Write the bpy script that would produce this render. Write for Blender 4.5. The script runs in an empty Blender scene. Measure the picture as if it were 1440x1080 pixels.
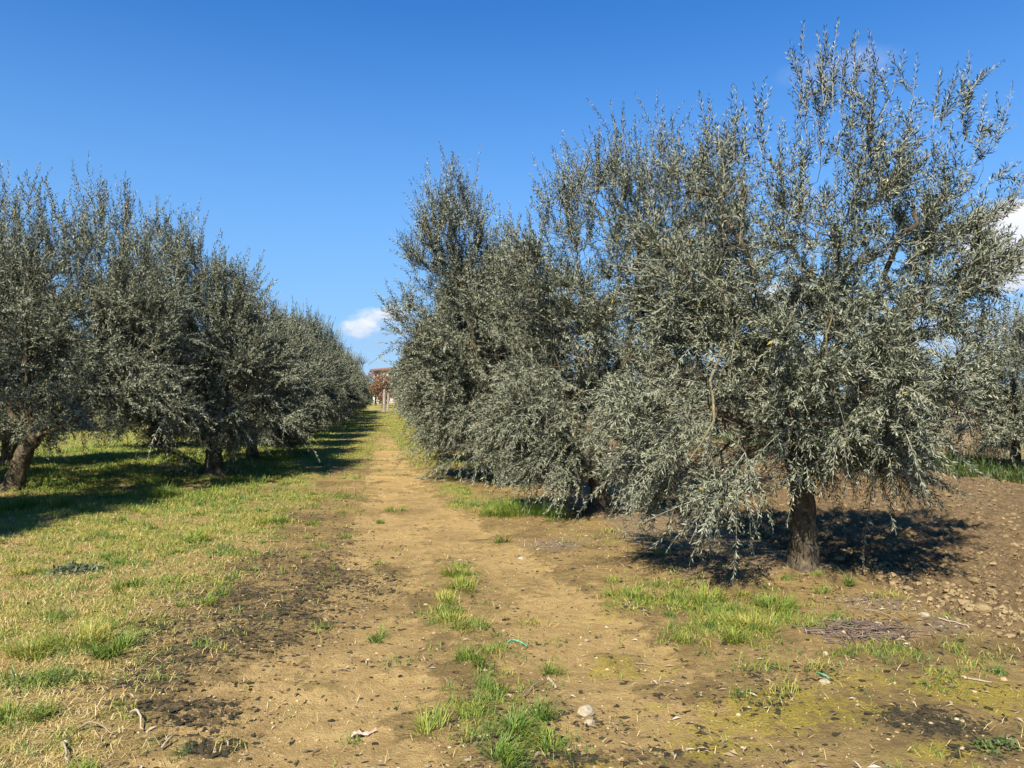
import bpy, math
import numpy as np
from mathutils import Vector

rng = np.random.default_rng(11)
scene = bpy.context.scene
COL = scene.collection

# ------------------------------------------------------------------ camera
F, CX, CY = 1080.0, 720.0, 540.0
HOR = 555.0                                   # row of the horizon in the photograph
CAMZ = 1.6
TH = math.radians(9.7)                        # camera turned right of the tree rows
PH = math.atan((HOR - CY) / F)
fwd = np.array([math.sin(TH) * math.cos(PH), math.cos(TH) * math.cos(PH), math.sin(PH)])
rgt = np.array([math.cos(TH), -math.sin(TH), 0.0])
upv = np.cross(rgt, fwd)
cam_loc = np.array([0.0, 0.0, CAMZ])


def P(px, py, d):
    """world point at depth d behind photo pixel (authoring aid)"""
    return cam_loc + d * (fwd + rgt * (px - CX) / F + upv * (CY - py) / F)


def G(px, py):
    """ground point under a photo pixel"""
    r = fwd + rgt * (px - CX) / F + upv * (CY - py) / F
    t = CAMZ / -r[2]
    p = cam_loc + t * r
    return np.array([p[0], p[1]])


cam = bpy.data.cameras.new('camera')
cam.sensor_width = 36.0
cam.lens = 36.0 * F / 1440.0
cam.clip_start = 0.05
cam.clip_end = 6000
cam_o = bpy.data.objects.new('camera', cam)
COL.objects.link(cam_o)
cam_o.location = cam_loc
cam_o.rotation_euler = Vector(fwd).to_track_quat('-Z', 'Y').to_euler()
scene.camera = cam_o

# ------------------------------------------------------------------ mesh helpers


def mk(name, V, quads=None, tris=None, mat=None, parent=None, attrs=None, smooth=False, loc=None):
    V = np.asarray(V, dtype=np.float32).reshape(-1, 3)
    fl, tot = [], []
    if quads is not None and len(quads):
        q = np.asarray(quads, dtype=np.int32).reshape(-1, 4)
        fl.append(q.ravel()); tot.append(np.full(len(q), 4, np.int32))
    if tris is not None and len(tris):
        t = np.asarray(tris, dtype=np.int32).reshape(-1, 3)
        fl.append(t.ravel()); tot.append(np.full(len(t), 3, np.int32))
    loops = np.concatenate(fl); tot = np.concatenate(tot)
    me = bpy.data.meshes.new(name)
    me.vertices.add(len(V)); me.vertices.foreach_set('co', V.ravel())
    me.loops.add(len(loops)); me.loops.foreach_set('vertex_index', loops)
    me.polygons.add(len(tot))
    st = np.zeros(len(tot), np.int32); st[1:] = np.cumsum(tot)[:-1]
    me.polygons.foreach_set('loop_start', st)
    me.polygons.foreach_set('use_smooth', np.full(len(tot), bool(smooth)))
    for k, a in (attrs or {}).items():
        a = np.asarray(a, dtype=np.float32)
        if a.ndim == 1:
            at = me.attributes.new(k, 'FLOAT', 'POINT'); at.data.foreach_set('value', a)
        else:
            if a.shape[1] == 3:
                a = np.concatenate([a, np.ones((len(a), 1), np.float32)], 1)
            at = me.attributes.new(k, 'FLOAT_COLOR', 'POINT'); at.data.foreach_set('color', a.ravel())
    me.update(calc_edges=True)
    if mat:
        me.materials.append(mat)
    o = bpy.data.objects.new(name, me)
    COL.objects.link(o)
    if parent is not None:
        o.parent = parent
    if loc is not None:
        o.location = loc
    return o


def empty(name, loc, rz=0.0):
    o = bpy.data.objects.new(name, None)
    o.empty_display_size = 0.3
    COL.objects.link(o)
    o.location = loc
    o.rotation_euler = (0, 0, rz)
    return o


def tag(o, label=None, cat=None, group=None, kind=None):
    if label: o['label'] = label
    if cat: o['category'] = cat
    if group: o['group'] = group
    if kind: o['kind'] = kind
    return o


def unit(v):
    return v / np.maximum(np.linalg.norm(v, axis=-1, keepdims=True), 1e-9)


class Buf:
    def __init__(s):
        s.v, s.q, s.t, s.n, s.a = [], [], [], 0, []

    def add(s, V, quads=None, tris=None, a=0.0):
        V = np.asarray(V, dtype=float).reshape(-1, 3)
        s.v.append(V)
        if quads is not None and len(quads): s.q.append(np.asarray(quads).reshape(-1, 4) + s.n)
        if tris is not None and len(tris): s.t.append(np.asarray(tris).reshape(-1, 3) + s.n)
        s.a.append(np.full(len(V), a) if np.isscalar(a) else np.asarray(a))
        s.n += len(V)

    def build(s, name, mat, parent=None, smooth=False, loc=None):
        return mk(name, np.concatenate(s.v), np.concatenate(s.q) if s.q else None,
                  np.concatenate(s.t) if s.t else None, mat, parent,
                  {'rnd': np.concatenate(s.a)}, smooth, loc)


def tube(pts, rad, sides=6, bump=0.0, r=None):
    pts = np.asarray(pts, float); rad = np.asarray(rad, float)
    n = len(pts)
    t = unit(np.gradient(pts, axis=0))
    m = t.mean(0)
    ref = np.eye(3)[np.argmin(np.abs(m))]
    u = unit(np.cross(t, ref)); v = np.cross(t, u)
    a = np.arange(sides) * 2 * math.pi / sides
    R = rad[:, None] * np.ones((1, sides))
    if bump and r is not None:
        ph = r.random(4) * 6.28
        ss = np.linspace(0, n * 0.9, n)[:, None]
        R = R * (1 + bump * (np.sin(3 * a[None] + ph[0] + ss * .35) * .6 + np.sin(5 * a[None] + ph[1] - ss * .5) * .4
                             + .7 * np.sin(ss * 1.7 + ph[2] + 2 * a[None])) + bump * .5 * (r.random((n, sides)) - .5))
    V = pts[:, None] + R[..., None] * (np.cos(a)[None, :, None] * u[:, None] + np.sin(a)[None, :, None] * v[:, None])
    i = np.arange(n - 1)[:, None] * sides; j = np.arange(sides)[None]
    k = (j + 1) % sides
    q = np.stack([i + j, i + k, i + sides + k, i + sides + j], -1).reshape(-1, 4)
    V = np.concatenate([V.reshape(-1, 3), pts[-1:] + t[-1:] * rad[-1]])
    tip = n * sides
    j = np.arange(sides)
    tr = np.stack([(n - 1) * sides + j, (n - 1) * sides + (j + 1) % sides, np.full(sides, tip)], -1)
    return V, q, tr


# 2-D gradient noise -------------------------------------------------
_perm = np.random.default_rng(3).permutation(1024)
_ang = np.random.default_rng(4).random(1024) * 2 * math.pi


def noise2(x, y, seed=0):
    x = np.asarray(x, float) + seed * 17.31; y = np.asarray(y, float) - seed * 9.77
    xi = np.floor(x).astype(np.int64); yi = np.floor(y).astype(np.int64)
    fx = x - xi; fy = y - yi
    u = fx * fx * fx * (fx * (fx * 6 - 15) + 10); v = fy * fy * fy * (fy * (fy * 6 - 15) + 10)

    def g(ix, iy, dx, dy):
        h = _ang[_perm[(_perm[ix & 1023] + iy) & 1023]]
        return np.cos(h) * dx + np.sin(h) * dy
    a = g(xi, yi, fx, fy); b = g(xi + 1, yi, fx - 1, fy)
    c = g(xi, yi + 1, fx, fy - 1); d = g(xi + 1, yi + 1, fx - 1, fy - 1)
    return (a + u * (b - a) + v * (c + u * (d - c) - (a + u * (b - a)))) * 1.5


def fbm(x, y, sc, oc=4, seed=0, gain=.5):
    s = 0; a = 1; tot = 0
    for k in range(oc):
        s = s + a * noise2(x * sc, y * sc, seed + k * 3.3); tot += a; a *= gain; sc *= 2.03
    return s / tot


def sstep(a, b, x):
    t = np.clip((x - a) / (b - a), 0, 1)
    return t * t * (3 - 2 * t)


# ------------------------------------------------------------------ materials


def new_mat(name):
    m = bpy.data.materials.new(name)
    m.use_nodes = True
    nt = m.node_tree
    nt.nodes.clear()
    out = nt.nodes.new('ShaderNodeOutputMaterial')
    return m, nt, out


class N:
    """tiny node helper"""

    def __init__(s, nt): s.nt = nt

    def node(s, t, **kw):
        n = s.nt.nodes.new(t)
        for k, v in kw.items(): setattr(n, k, v)
        return n

    def put(s, sock, v):
        if v is None: return
        if isinstance(v, bpy.types.NodeSocket): s.nt.links.new(v, sock)
        elif isinstance(v, (tuple, list)):
            sock.default_value = tuple(v) + ((1.0,) if len(v) == 3 and sock.type == 'RGBA' else ())
        else: sock.default_value = v

    def math(s, op, a, b=None, c=None, clamp=False):
        n = s.node('ShaderNodeMath', operation=op, use_clamp=clamp)
        s.put(n.inputs[0], a); s.put(n.inputs[1], b); s.put(n.inputs[2], c)
        return n.outputs[0]

    def mix(s, f, a, b):
        n = s.node('ShaderNodeMix', data_type='RGBA')
        s.put(n.inputs[0], f); s.put(n.inputs[6], a); s.put(n.inputs[7], b)
        return n.outputs[2]

    def mapr(s, v, a, b, c=0.0, d=1.0, smooth=True):
        n = s.node('ShaderNodeMapRange', interpolation_type='SMOOTHSTEP' if smooth else 'LINEAR')
        s.put(n.inputs[0], v)
        for k, x in zip((1, 2, 3, 4), (a, b, c, d)): s.put(n.inputs[k], x)
        return n.outputs[0]

    def noise(s, vec, scale, detail=3, rough=.55, dist=0.0):
        n = s.node('ShaderNodeTexNoise')
        s.put(n.inputs['Vector'], vec); n.inputs['Scale'].default_value = scale
        n.inputs['Detail'].default_value = detail; n.inputs['Roughness'].default_value = rough
        n.inputs['Distortion'].default_value = dist
        return n.outputs['Fac']

    def attr(s, name):
        n = s.node('ShaderNodeAttribute', attribute_name=name)
        return n

    def pos(s):
        return s.node('ShaderNodeNewGeometry').outputs['Position']

    def objco(s):
        return s.node('ShaderNodeTexCoord').outputs['Object']

    def bsdf(s, col, rough=.6, spec=.3, normal=None):
        n = s.node('ShaderNodeBsdfPrincipled')
        s.put(n.inputs['Base Color'], col); s.put(n.inputs['Roughness'], rough)
        s.put(n.inputs['Specular IOR Level'], spec)
        if normal is not None: s.put(n.inputs['Normal'], normal)
        return n.outputs[0]

    def bump(s, h, strength, dist):
        n = s.node('ShaderNodeBump')
        s.put(n.inputs['Height'], h); n.inputs['Strength'].default_value = strength
        n.inputs['Distance'].default_value = dist
        return n.outputs[0]

    def out(s, sh, out): s.nt.links.new(sh, out.inputs['Surface'])


def leaf_mat(name, top_a, top_b, under_a, under_b, trans=.22, rough=.42, spec=.45, odd=None):
    m, nt, out = new_mat(name); n = N(nt)
    r = n.attr('rnd').outputs['Fac']
    top = n.mix(r, top_a, top_b)
    und = n.mix(r, under_a, under_b)
    if odd:
        f = n.mapr(r, .988, .992, 0, 1)
        top = n.mix(f, top, odd); und = n.mix(f, und, odd)
    bf = n.node('ShaderNodeNewGeometry').outputs['Backfacing']
    c = n.mix(bf, top, und)
    rg = n.mapr(bf, 0, 1, rough, .75)
    b = n.bsdf(c, rg, spec)
    t = n.node('ShaderNodeBsdfTranslucent')
    n.put(t.inputs['Color'], n.mix(.5, n.mix(r, (.16, .2, .05), (.22, .24, .07)), c))
    ms = n.node('ShaderNodeMixShader'); ms.inputs[0].default_value = trans
    nt.links.new(b, ms.inputs[1]); nt.links.new(t.outputs[0], ms.inputs[2])
    n.out(ms.outputs[0], out)
    return m


M_LEAF = leaf_mat('olive_leaf', (.010, .018, .008), (.042, .055, .026), (.095, .110, .068), (.345, .363, .255),
                  trans=.08, rough=.34, spec=.45, odd=(.45, .3, .03))
M_RUSSET = leaf_mat('russet_leaf', (.15, .075, .045), (.25, .13, .08), (.18, .095, .06), (.27, .15, .1), trans=.2)
M_FAR = leaf_mat('far_leaf', (.06, .085, .03), (.12, .14, .05), (.08, .1, .05), (.15, .17, .08), trans=.2)
M_WEED = leaf_mat('weed_leaf', (.06, .085, .02), (.13, .16, .04), (.08, .1, .03), (.14, .17, .05), trans=.2)
M_GREYWEED = leaf_mat('grey_weed_leaf', (.07, .09, .045), (.14, .16, .09), (.09, .11, .06), (.16, .18, .11), trans=.1)


def bark_mat(name, ca, cb, lichen):
    m, nt, out = new_mat(name); n = N(nt)
    p = n.pos()
    mp = n.node('ShaderNodeMapping'); n.put(mp.inputs['Vector'], p); mp.inputs['Scale'].default_value = (1, 1, .35)
    a = n.noise(mp.outputs[0], 38, 6, .65)
    b = n.noise(p, 9, 4)
    l = n.mapr(n.noise(p, 14, 5, .7), .56, .66)
    c = n.mix(n.mapr(a, .35, .65), ca, cb)
    c = n.mix(n.math('MULTIPLY', l, .75), c, lichen)
    c = n.mix(n.mapr(b, .35, .6, 0, .45), c, (.05, .04, .03))
    n.out(n.bsdf(c, .85, .2, n.bump(a, .9, .02)), out)
    return m


M_BARK = bark_mat('olive_bark', (.05, .039, .025), (.155, .122, .075), (.24, .215, .10))
M_LIMB = bark_mat('pruned_limb', (.15, .125, .07), (.29, .245, .14), (.36, .31, .14))
M_TWIG = None
m, nt, out = new_mat('olive_twig'); n = N(nt)
r = n.attr('rnd').outputs['Fac']
n.out(n.bsdf(n.mix(r, (.17, .16, .11), (.36, .34, .26)), .6, .3), out)
M_TWIG = m


def blade_mat(name, stops, trans=.3, spec=.25):
    """grass: colour runs over the attribute rnd"""
    m, nt, out = new_mat(name); n = N(nt)
    r = n.attr('rnd').outputs['Fac']
    rp = n.node('ShaderNodeValToRGB')
    el = rp.color_ramp.elements
    while len(el) < len(stops): el.new(.5)
    for e, (x, c) in zip(el, stops): e.position = x; e.color = tuple(c) + (1,)
    n.put(rp.inputs[0], r)
    b = n.bsdf(rp.outputs[0], .5, spec)
    t = n.node('ShaderNodeBsdfTranslucent'); n.put(t.inputs['Color'], rp.outputs[0])
    ms = n.node('ShaderNodeMixShader'); ms.inputs[0].default_value = trans
    nt.links.new(b, ms.inputs[1]); nt.links.new(t.outputs[0], ms.inputs[2])
    n.out(ms.outputs[0], out)
    return m


M_GRASS = blade_mat('grass_blade', [(0, (.07, .15, .035)), (.35, (.14, .23, .04)), (.65, (.28, .30, .05)), (.85, (.42, .34, .09)), (1, (.5, .38, .16))])
M_STRAW = blade_mat('straw_blade', [(0, (.22, .2, .06)), (.4, (.40, .32, .10)), (.75, (.50, .38, .16)), (1, (.56, .46, .26))], trans=.15)
M_REED = blade_mat('dry_reed', [(0, (.42, .35, .2)), (.5, (.36, .28, .16)), (.75, (.13, .065, .06)), (1, (.1, .045, .05))], trans=.1)
M_LITTER = blade_mat('fallen_leaf', [(0, (.08, .055, .036)), (.4, (.155, .11, .066)), (.75, (.26, .195, .115)), (1, (.42, .34, .25))], trans=.05)


def plain_mat(name, ca, cb, scale=20, rough=.8, spec=.2, bump=.4, attr=False):
    m, nt, out = new_mat(name); n = N(nt)
    p = n.pos()
    a = n.noise(p, scale, 5, .6)
    f = n.mapr(a, .3, .7)
    if attr: f = n.math('ADD', n.math('MULTIPLY', f, .35), n.math('MULTIPLY', n.attr('rnd').outputs['Fac'], .65))
    n.out(n.bsdf(n.mix(f, ca, cb), rough, spec, n.bump(a, bump, .01)), out)
    return m


M_STONE = plain_mat('pale_stone', (.24, .2, .13), (.36, .31, .215), 60)
M_CLOD = plain_mat('soil_clod', (.12, .083, .044), (.32, .243, .125), 40, .95, .05, .6, True)
M_CRUST = plain_mat('dark_crust', (.016, .014, .008), (.05, .042, .022), 60, .8, .2, .6, True)
M_PEBBLE = plain_mat('pebble', (.2, .145, .07), (.46, .36, .22), 40, .9, .1, .5, True)
M_STICK = plain_mat('dry_stick', (.2, .155, .1), (.38, .32, .23), 50, .8, .2, .5, True)
M_TWINE = plain_mat('green_twine', (.05, .35, .2), (.09, .45, .28), 90, .4, .4, .2)
M_PALETWINE = plain_mat('pale_twine', (.1, .27, .17), (.15, .33, .22), 90, .4, .4, .2)
M_POST = plain_mat('weathered_post', (.2, .18, .155), (.36, .33, .29), 12, .85, .2, .5)
M_PLASTER = plain_mat('plaster', (.42, .38, .31), (.5, .46, .39), 1.2, .9, .1, .1)
M_ROOF = plain_mat('roof_tile', (.16, .085, .06), (.24, .13, .09), 3, .85, .1, .5)
M_SHUTTER = plain_mat('dark_window', (.03, .03, .03), (.05, .05, .05), 3, .3, .5, .0)
M_DRYLEAF = plain_mat('dry_oak_leaf', (.36, .26, .2), (.5, .38, .31), 60, .7, .2, .3)

M_RANK = blade_mat('rank_blade', [(0, (.03, .055, .014)), (.4, (.06, .09, .02)), (.7, (.12, .14, .04)), (1, (.3, .26, .1))], trans=.15)
# ------------------------------------------------------------------ ground layout
TRACK_L = [G(*p) for p in ((540, 590), (541, 620), (546, 660), (556, 705), (560, 745), (545, 790), (520, 850), (482, 930), (440, 1010), (400, 1079))]
TRACK_R = [G(*p) for p in ((543, 592), (546, 622), (556, 665), (585, 712), (660, 765), (735, 825), (800, 900), (865, 980), (940, 1079))]
TRACK_L = np.array(sorted(TRACK_L, key=lambda p: p[1])); TRACK_R = np.array(sorted(TRACK_R, key=lambda p: p[1]))
FIELD_X0, FIELD_X1 = 4.05, 11.6


def blobs(x, y, lst):
    s = np.zeros_like(x)
    for (px, py, rx, ry, w) in lst:
        c = G(px, py)
        s = np.maximum(s, w * np.exp(-(((x - c[0]) / rx) ** 2 + ((y - c[1]) / ry) ** 2)))
    return s


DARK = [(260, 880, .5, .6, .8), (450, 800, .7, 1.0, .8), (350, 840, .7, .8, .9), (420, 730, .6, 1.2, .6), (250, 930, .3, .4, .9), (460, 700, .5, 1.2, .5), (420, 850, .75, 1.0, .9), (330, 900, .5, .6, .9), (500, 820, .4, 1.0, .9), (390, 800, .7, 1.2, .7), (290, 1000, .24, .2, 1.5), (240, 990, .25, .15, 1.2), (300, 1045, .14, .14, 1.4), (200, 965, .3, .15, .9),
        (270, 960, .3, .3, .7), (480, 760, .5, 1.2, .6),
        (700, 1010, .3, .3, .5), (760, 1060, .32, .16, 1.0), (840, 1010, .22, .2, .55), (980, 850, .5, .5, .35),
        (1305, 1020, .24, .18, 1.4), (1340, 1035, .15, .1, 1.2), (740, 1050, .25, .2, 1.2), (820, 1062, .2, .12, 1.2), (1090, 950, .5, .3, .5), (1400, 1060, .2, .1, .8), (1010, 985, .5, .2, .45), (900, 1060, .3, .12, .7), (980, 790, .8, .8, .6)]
MOSS = [(1100, 1000, 1.1, .5, .9), (1000, 1050, .6, .3, .8), (1380, 980, .6, .5, .9), (900, 930, .6, .6, .7), (1200, 960, .6, .3, .8), (700, 950, .4, .5, .6), (1300, 900, .5, .3, .3),
        (820, 1070, .3, .2, 1.0), (1150, 900, 1.2, .3, .5), (850, 870, .5, .5, .6), (1350, 1060, .5, .2, .9), (620, 980, .3, .6, .5), (1000, 770, .8, .6, .9), (900, 780, .6, .6, .6)]
GREEN = [(250, 720, 2.2, .9, .9), (60, 745, 2.2, .7, .8), (400, 700, 1.4, 1.0, .9), (170, 790, 1.2, .6, .8), (100, 800, 1.0, .3, .9), (240, 820, .5, .5, .8), (110, 915, .45, .3, 1.0),
         (60, 960, .3, .2, .9), (25, 1015, .25, .15, .9), (640, 800, .3, .6, .8), (640, 870, .3, .4, .8), (690, 1000, .3, .5, .6), (700, 710, .9, 1.0, .9), (640, 690, .5, 1.4, .8),
         (1045, 870, .55, .45, 1.0), (1000, 855, .4, .4, .8), (1100, 860, .4, .3, .8), (900, 840, .5, .5, .6), (960, 820, .7, .4, .5), (1200, 930, .8, .25, .45), (950, 900, .5, .4, .4), (700, 880, .3, .3, .55), (720, 940, .35, .4, .55), (1350, 940, .5, .2, .35), (880, 760, .5, .5, .6),
         (560, 715, .15, .5, .5), (360, 745, .6, .8, .7), (380, 850, .5, .5, .3)]


def masks(x, y):
    x = np.asarray(x, float); y = np.asarray(y, float)
    n1 = fbm(x, y, .55, 4, 1); n2 = fbm(x, y, 2.2, 4, 5); n3 = fbm(x, y, 7, 3, 9)
    tl = np.interp(y, TRACK_L[:, 1], TRACK_L[:, 0]); tr = np.interp(y, TRACK_R[:, 1], TRACK_R[:, 0])
    wl = np.interp(y, [3, 4, 6, 10, 20, 40], [.7, .62, .46, .5, .42, .2]) * (1 + .35 * n1)
    wr = np.interp(y, [3, 4, 6, 10, 20, 40], [.6, .6, .55, .5, .35, .1]) * (1 + .35 * n1)
    soil = np.maximum(1 - sstep(.45, 1.35, np.abs(x - tl) / wl + .55 * n2 + .2 * n3), (1 - sstep(.35, 1.5, np.abs(x - tr) / wr + .7 * n2 + .25 * n3)) * .9)
    soil = soil * np.clip(1 - .75 * sstep(.0, .45, fbm(x, y, 1.3, 3, 63)), .25, 1)
    soil *= 1 - .75 * sstep(19, 34, y + 5 * n1)
    far = sstep(9, 22, y)
    till = sstep(FIELD_X0 - .05, FIELD_X0 + .12, x + .16 * n2 + .05 * n3) * (1 - sstep(FIELD_X1 - .3, FIELD_X1 + .3, x + .5 * n1)) * (1 - sstep(70, 72, y))
    left = sstep(-.5, -1.6, x + .5 * n1)
    g = np.maximum(blobs(x, y, GREEN), left * (.34 + .34 * sstep(4.5, 8, y) + .75 * n1 + .3 * far - .45 * sstep(.05, .4, fbm(x, y, 1.7, 3, 83)) * (1 - far)))
    g = np.maximum(g, far * (.62 + .6 * n1 + .3 * n2))
    g = np.maximum(g, sstep(FIELD_X1, FIELD_X1 + 1, x) * .9)
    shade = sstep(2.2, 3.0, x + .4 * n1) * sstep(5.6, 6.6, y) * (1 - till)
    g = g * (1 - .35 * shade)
    g = np.clip(g + .6 * n2 + .25 * n3, 0, 1) * (1 - till) * (1 - .92 * soil)
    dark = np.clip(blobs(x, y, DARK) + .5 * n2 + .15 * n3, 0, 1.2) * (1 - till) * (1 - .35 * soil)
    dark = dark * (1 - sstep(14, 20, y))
    moss = np.clip(blobs(x, y, MOSS) + .4 * n2 - .1, 0, 1) * (1 - till)
    dry = np.clip(left * (1 - sstep(9, 14, y)) * (.95 + .5 * n2) * (1 - .9 * np.minimum(dark, 1)), 0, 1) * (1 - .8 * soil)
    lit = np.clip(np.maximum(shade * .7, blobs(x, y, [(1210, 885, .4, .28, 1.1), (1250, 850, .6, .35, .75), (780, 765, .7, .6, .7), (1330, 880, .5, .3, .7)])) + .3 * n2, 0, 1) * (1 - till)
    pathm = ((x > tl - wl * 1.15 + .1 * n2) & (x < tr + wr * 1.15 + .1 * n2) & (y < 72))
    return dict(soil=soil, grass=g, dark=np.clip(dark, 0, 1), moss=moss, dry=dry, till=till, litter=lit, path=pathm, n1=n1, n2=n2, n3=n3, tl=tl, tr=tr)


TREE1 = np.array([3.73, 6.36])


def height(x, y, mk_=None):
    x = np.asarray(x, float); y = np.asarray(y, float)
    k = mk_ or masks(x, y)
    near = 1 - sstep(18, 40, y)
    h = .035 * fbm(x, y, .3, 2, 21) * near + .012 * fbm(x, y, 3.0, 3, 23) * near + .006 * fbm(x, y, 13, 3, 25) * near
    h = h - .035 * k['soil'] + .012 * k['grass'] + .014 * k['dark'] * (k['n3'] + .4)
    n5 = fbm(x, y, 5.5, 4, 31, .6); n9 = np.abs(fbm(x, y, 11, 3, 35, .6))
    clod = .085 * n5 + .10 * n9 + .03 * fbm(x, y, 1.6, 2, 37)
    ridge = np.exp(-((x - (FIELD_X0 + .28)) / .22) ** 2) * (.06 + .05 * k['n2'])
    h = h + k['till'] * (clod * near + ridge - .04)
    r2 = (x - TREE1[0]) ** 2 + (y - TREE1[1]) ** 2
    h = h + .05 * np.exp(-r2 / .22)
    return h


def hz(x, y):
    return float(height(np.array([x]), np.array([y]))[0])


def axis(segs):
    out = []
    for a, b, s0, s1 in segs:
        v = a
        while v < b - 1e-6:
            out.append(v)
            t = (v - a) / (b - a)
            v += s0 * (s1 / s0) ** t
    out.append(segs[-1][1])
    return np.array(out)


gx = axis([(-900, -40, 140, 6), (-40, -5, 6 * .12, .06), (-5, -2, .05, .028), (-2, 4.6, .024, .024), (4.6, 9, .03, .08), (9, 40, .09, 3), (40, 900, 4, 140)])
gy = axis([(-200, 2.4, 40, .3), (2.4, 5, .016, .018), (5, 12, .019, .05), (12, 30, .05, .22), (30, 90, .25, 2), (90, 1500, 3, 200)])
X, Y = np.meshgrid(gx, gy)
xs, ys = X.ravel(), Y.ravel()
K = masks(xs, ys)
Z = height(xs, ys, K)
nx, ny = len(gx), len(gy)
print('ground', nx, ny, nx * ny)
qi = (np.arange(ny - 1)[:, None] * nx + np.arange(nx - 1)[None]).ravel()
Q = np.stack([qi, qi + 1, qi + nx + 1, qi + nx], -1)
GV = np.stack([xs, ys, Z], -1)
A1 = np.stack([K['soil'], K['grass'], K['dark'], K['till']], -1)
A2 = np.stack([K['moss'], K['dry'], K['litter'], K['n1'] * .5 + .5], -1)

m, nt, out = new_mat('ground_soil'); n = N(nt)
p = n.pos()
a1 = n.attr('m1'); a2 = n.attr('m2')
sp1 = n.node('ShaderNodeSeparateColor'); n.put(sp1.inputs[0], a1.outputs['Color'])
sp2 = n.node('ShaderNodeSeparateColor'); n.put(sp2.inputs[0], a2.outputs['Color'])
soil, grs, drk = sp1.outputs; till = a1.outputs['Alpha']
mos, dry_, lit_ = sp2.outputs; low = a2.outputs['Alpha']
f1 = n.noise(p, 3.0, 5, .6); f2 = n.noise(p, 14, 5, .65); f3 = n.noise(p, 60, 4, .7); f4 = n.noise(p, 170, 3, .7)


def msk(v, f, lo=.35, hi=.6, amt=.55):
    return n.mapr(n.math('ADD', v, n.math('MULTIPLY', n.math('SUBTRACT', f, .5), amt * 2)), lo, hi)


base = n.mix(n.mapr(f2, .35, .65), (.235, .16, .064), (.345, .24, .10))
base = n.mix(n.mapr(f3, .4, .7, 0, .5), base, (.165, .112, .046))
base = n.mix(n.mapr(f4, .58, .7, 0, .55), base, (.46, .35, .19))
base = n.mix(n.mapr(f1, .4, .65, 0, .35), base, (.23, .18, .065))
f0 = n.noise(p, 1.3, 7, .68)
base = n.mix(n.mapr(f0, .46, .60, 0, .75), base, (.15, .105, .046))
base = n.mix(n.mapr(f0, .30, .42, .5, 0), base, (.40, .29, .125))
trk = n.mix(n.mapr(f2, .35, .7), (.345, .235, .095), (.43, .305, .13))
trk = n.mix(n.mapr(f0, .47, .62, 0, .6), trk, (.24, .165, .07))
trk = n.mix(n.mapr(f4, .5, .75, 0, .45), trk, (.27, .18, .08))
c = n.mix(n.math('MULTIPLY', msk(soil, f2), n.mapr(low, .3, .6, .55, 1)), base, trk)
dr = n.mix(n.mapr(f3, .35, .65), (.22, .155, .06), (.44, .32, .12))
dr = n.mix(n.mapr(f2, .48, .62, 0, .7), dr, (.17, .115, .05))
c = n.mix(n.math('MULTIPLY', msk(dry_, f2, .4, .7), .75), c, dr)
gr = n.mix(n.mapr(f3, .35, .65), (.15, .155, .034), (.31, .29, .07))
gr = n.mix(n.mapr(f1, .4, .65, 0, .6), gr, (.33, .28, .085))
c = n.mix(n.math('MULTIPLY', msk(grs, f2, .4, .75), .85), c, gr)
ms_ = n.mix(n.mapr(f3, .35, .65), (.20, .16, .025), (.38, .31, .05))
c = n.mix(n.math('MULTIPLY', msk(mos, f2, .45, .8, .8), .7), c, ms_)
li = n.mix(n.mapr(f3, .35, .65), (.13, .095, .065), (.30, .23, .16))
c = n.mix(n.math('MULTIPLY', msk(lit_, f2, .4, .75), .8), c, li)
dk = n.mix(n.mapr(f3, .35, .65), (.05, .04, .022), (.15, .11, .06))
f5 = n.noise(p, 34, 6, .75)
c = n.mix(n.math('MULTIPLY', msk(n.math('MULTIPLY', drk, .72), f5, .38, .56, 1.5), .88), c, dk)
ti = n.mix(n.mapr(f2, .35, .65), (.12, .083, .044), (.20, .14, .073))
ti = n.mix(n.mapr(f3, .5, .72, 0, .6), ti, (.28, .195, .10))
c = n.mix(msk(till, f3, .35, .6, .3), c, ti)
hb = n.math('ADD', n.math('MULTIPLY', f2, .5), n.math('ADD', n.math('MULTIPLY', f3, .35), n.math('MULTIPLY', f4, .2)))
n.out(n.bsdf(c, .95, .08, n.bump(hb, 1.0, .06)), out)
M_GROUND = m


def sub_mesh(name, sel):
    q = Q[sel]
    u, inv = np.unique(q, return_inverse=True)
    o = mk(name, GV[u], inv.reshape(-1, 4), None, M_GROUND, None, {'m1': A1[u], 'm2': A2[u]}, True)
    return tag(o, kind='structure')


tq = K['till'][Q].mean(1) > .5
pq = (K['path'][Q].mean(1) > .5) & ~tq
sub_mesh('tilled_field', tq)
sub_mesh('path', pq)
sub_mesh('ground', ~tq & ~pq)
del X, Y, Q

# ------------------------------------------------------------------ olive trees


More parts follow.
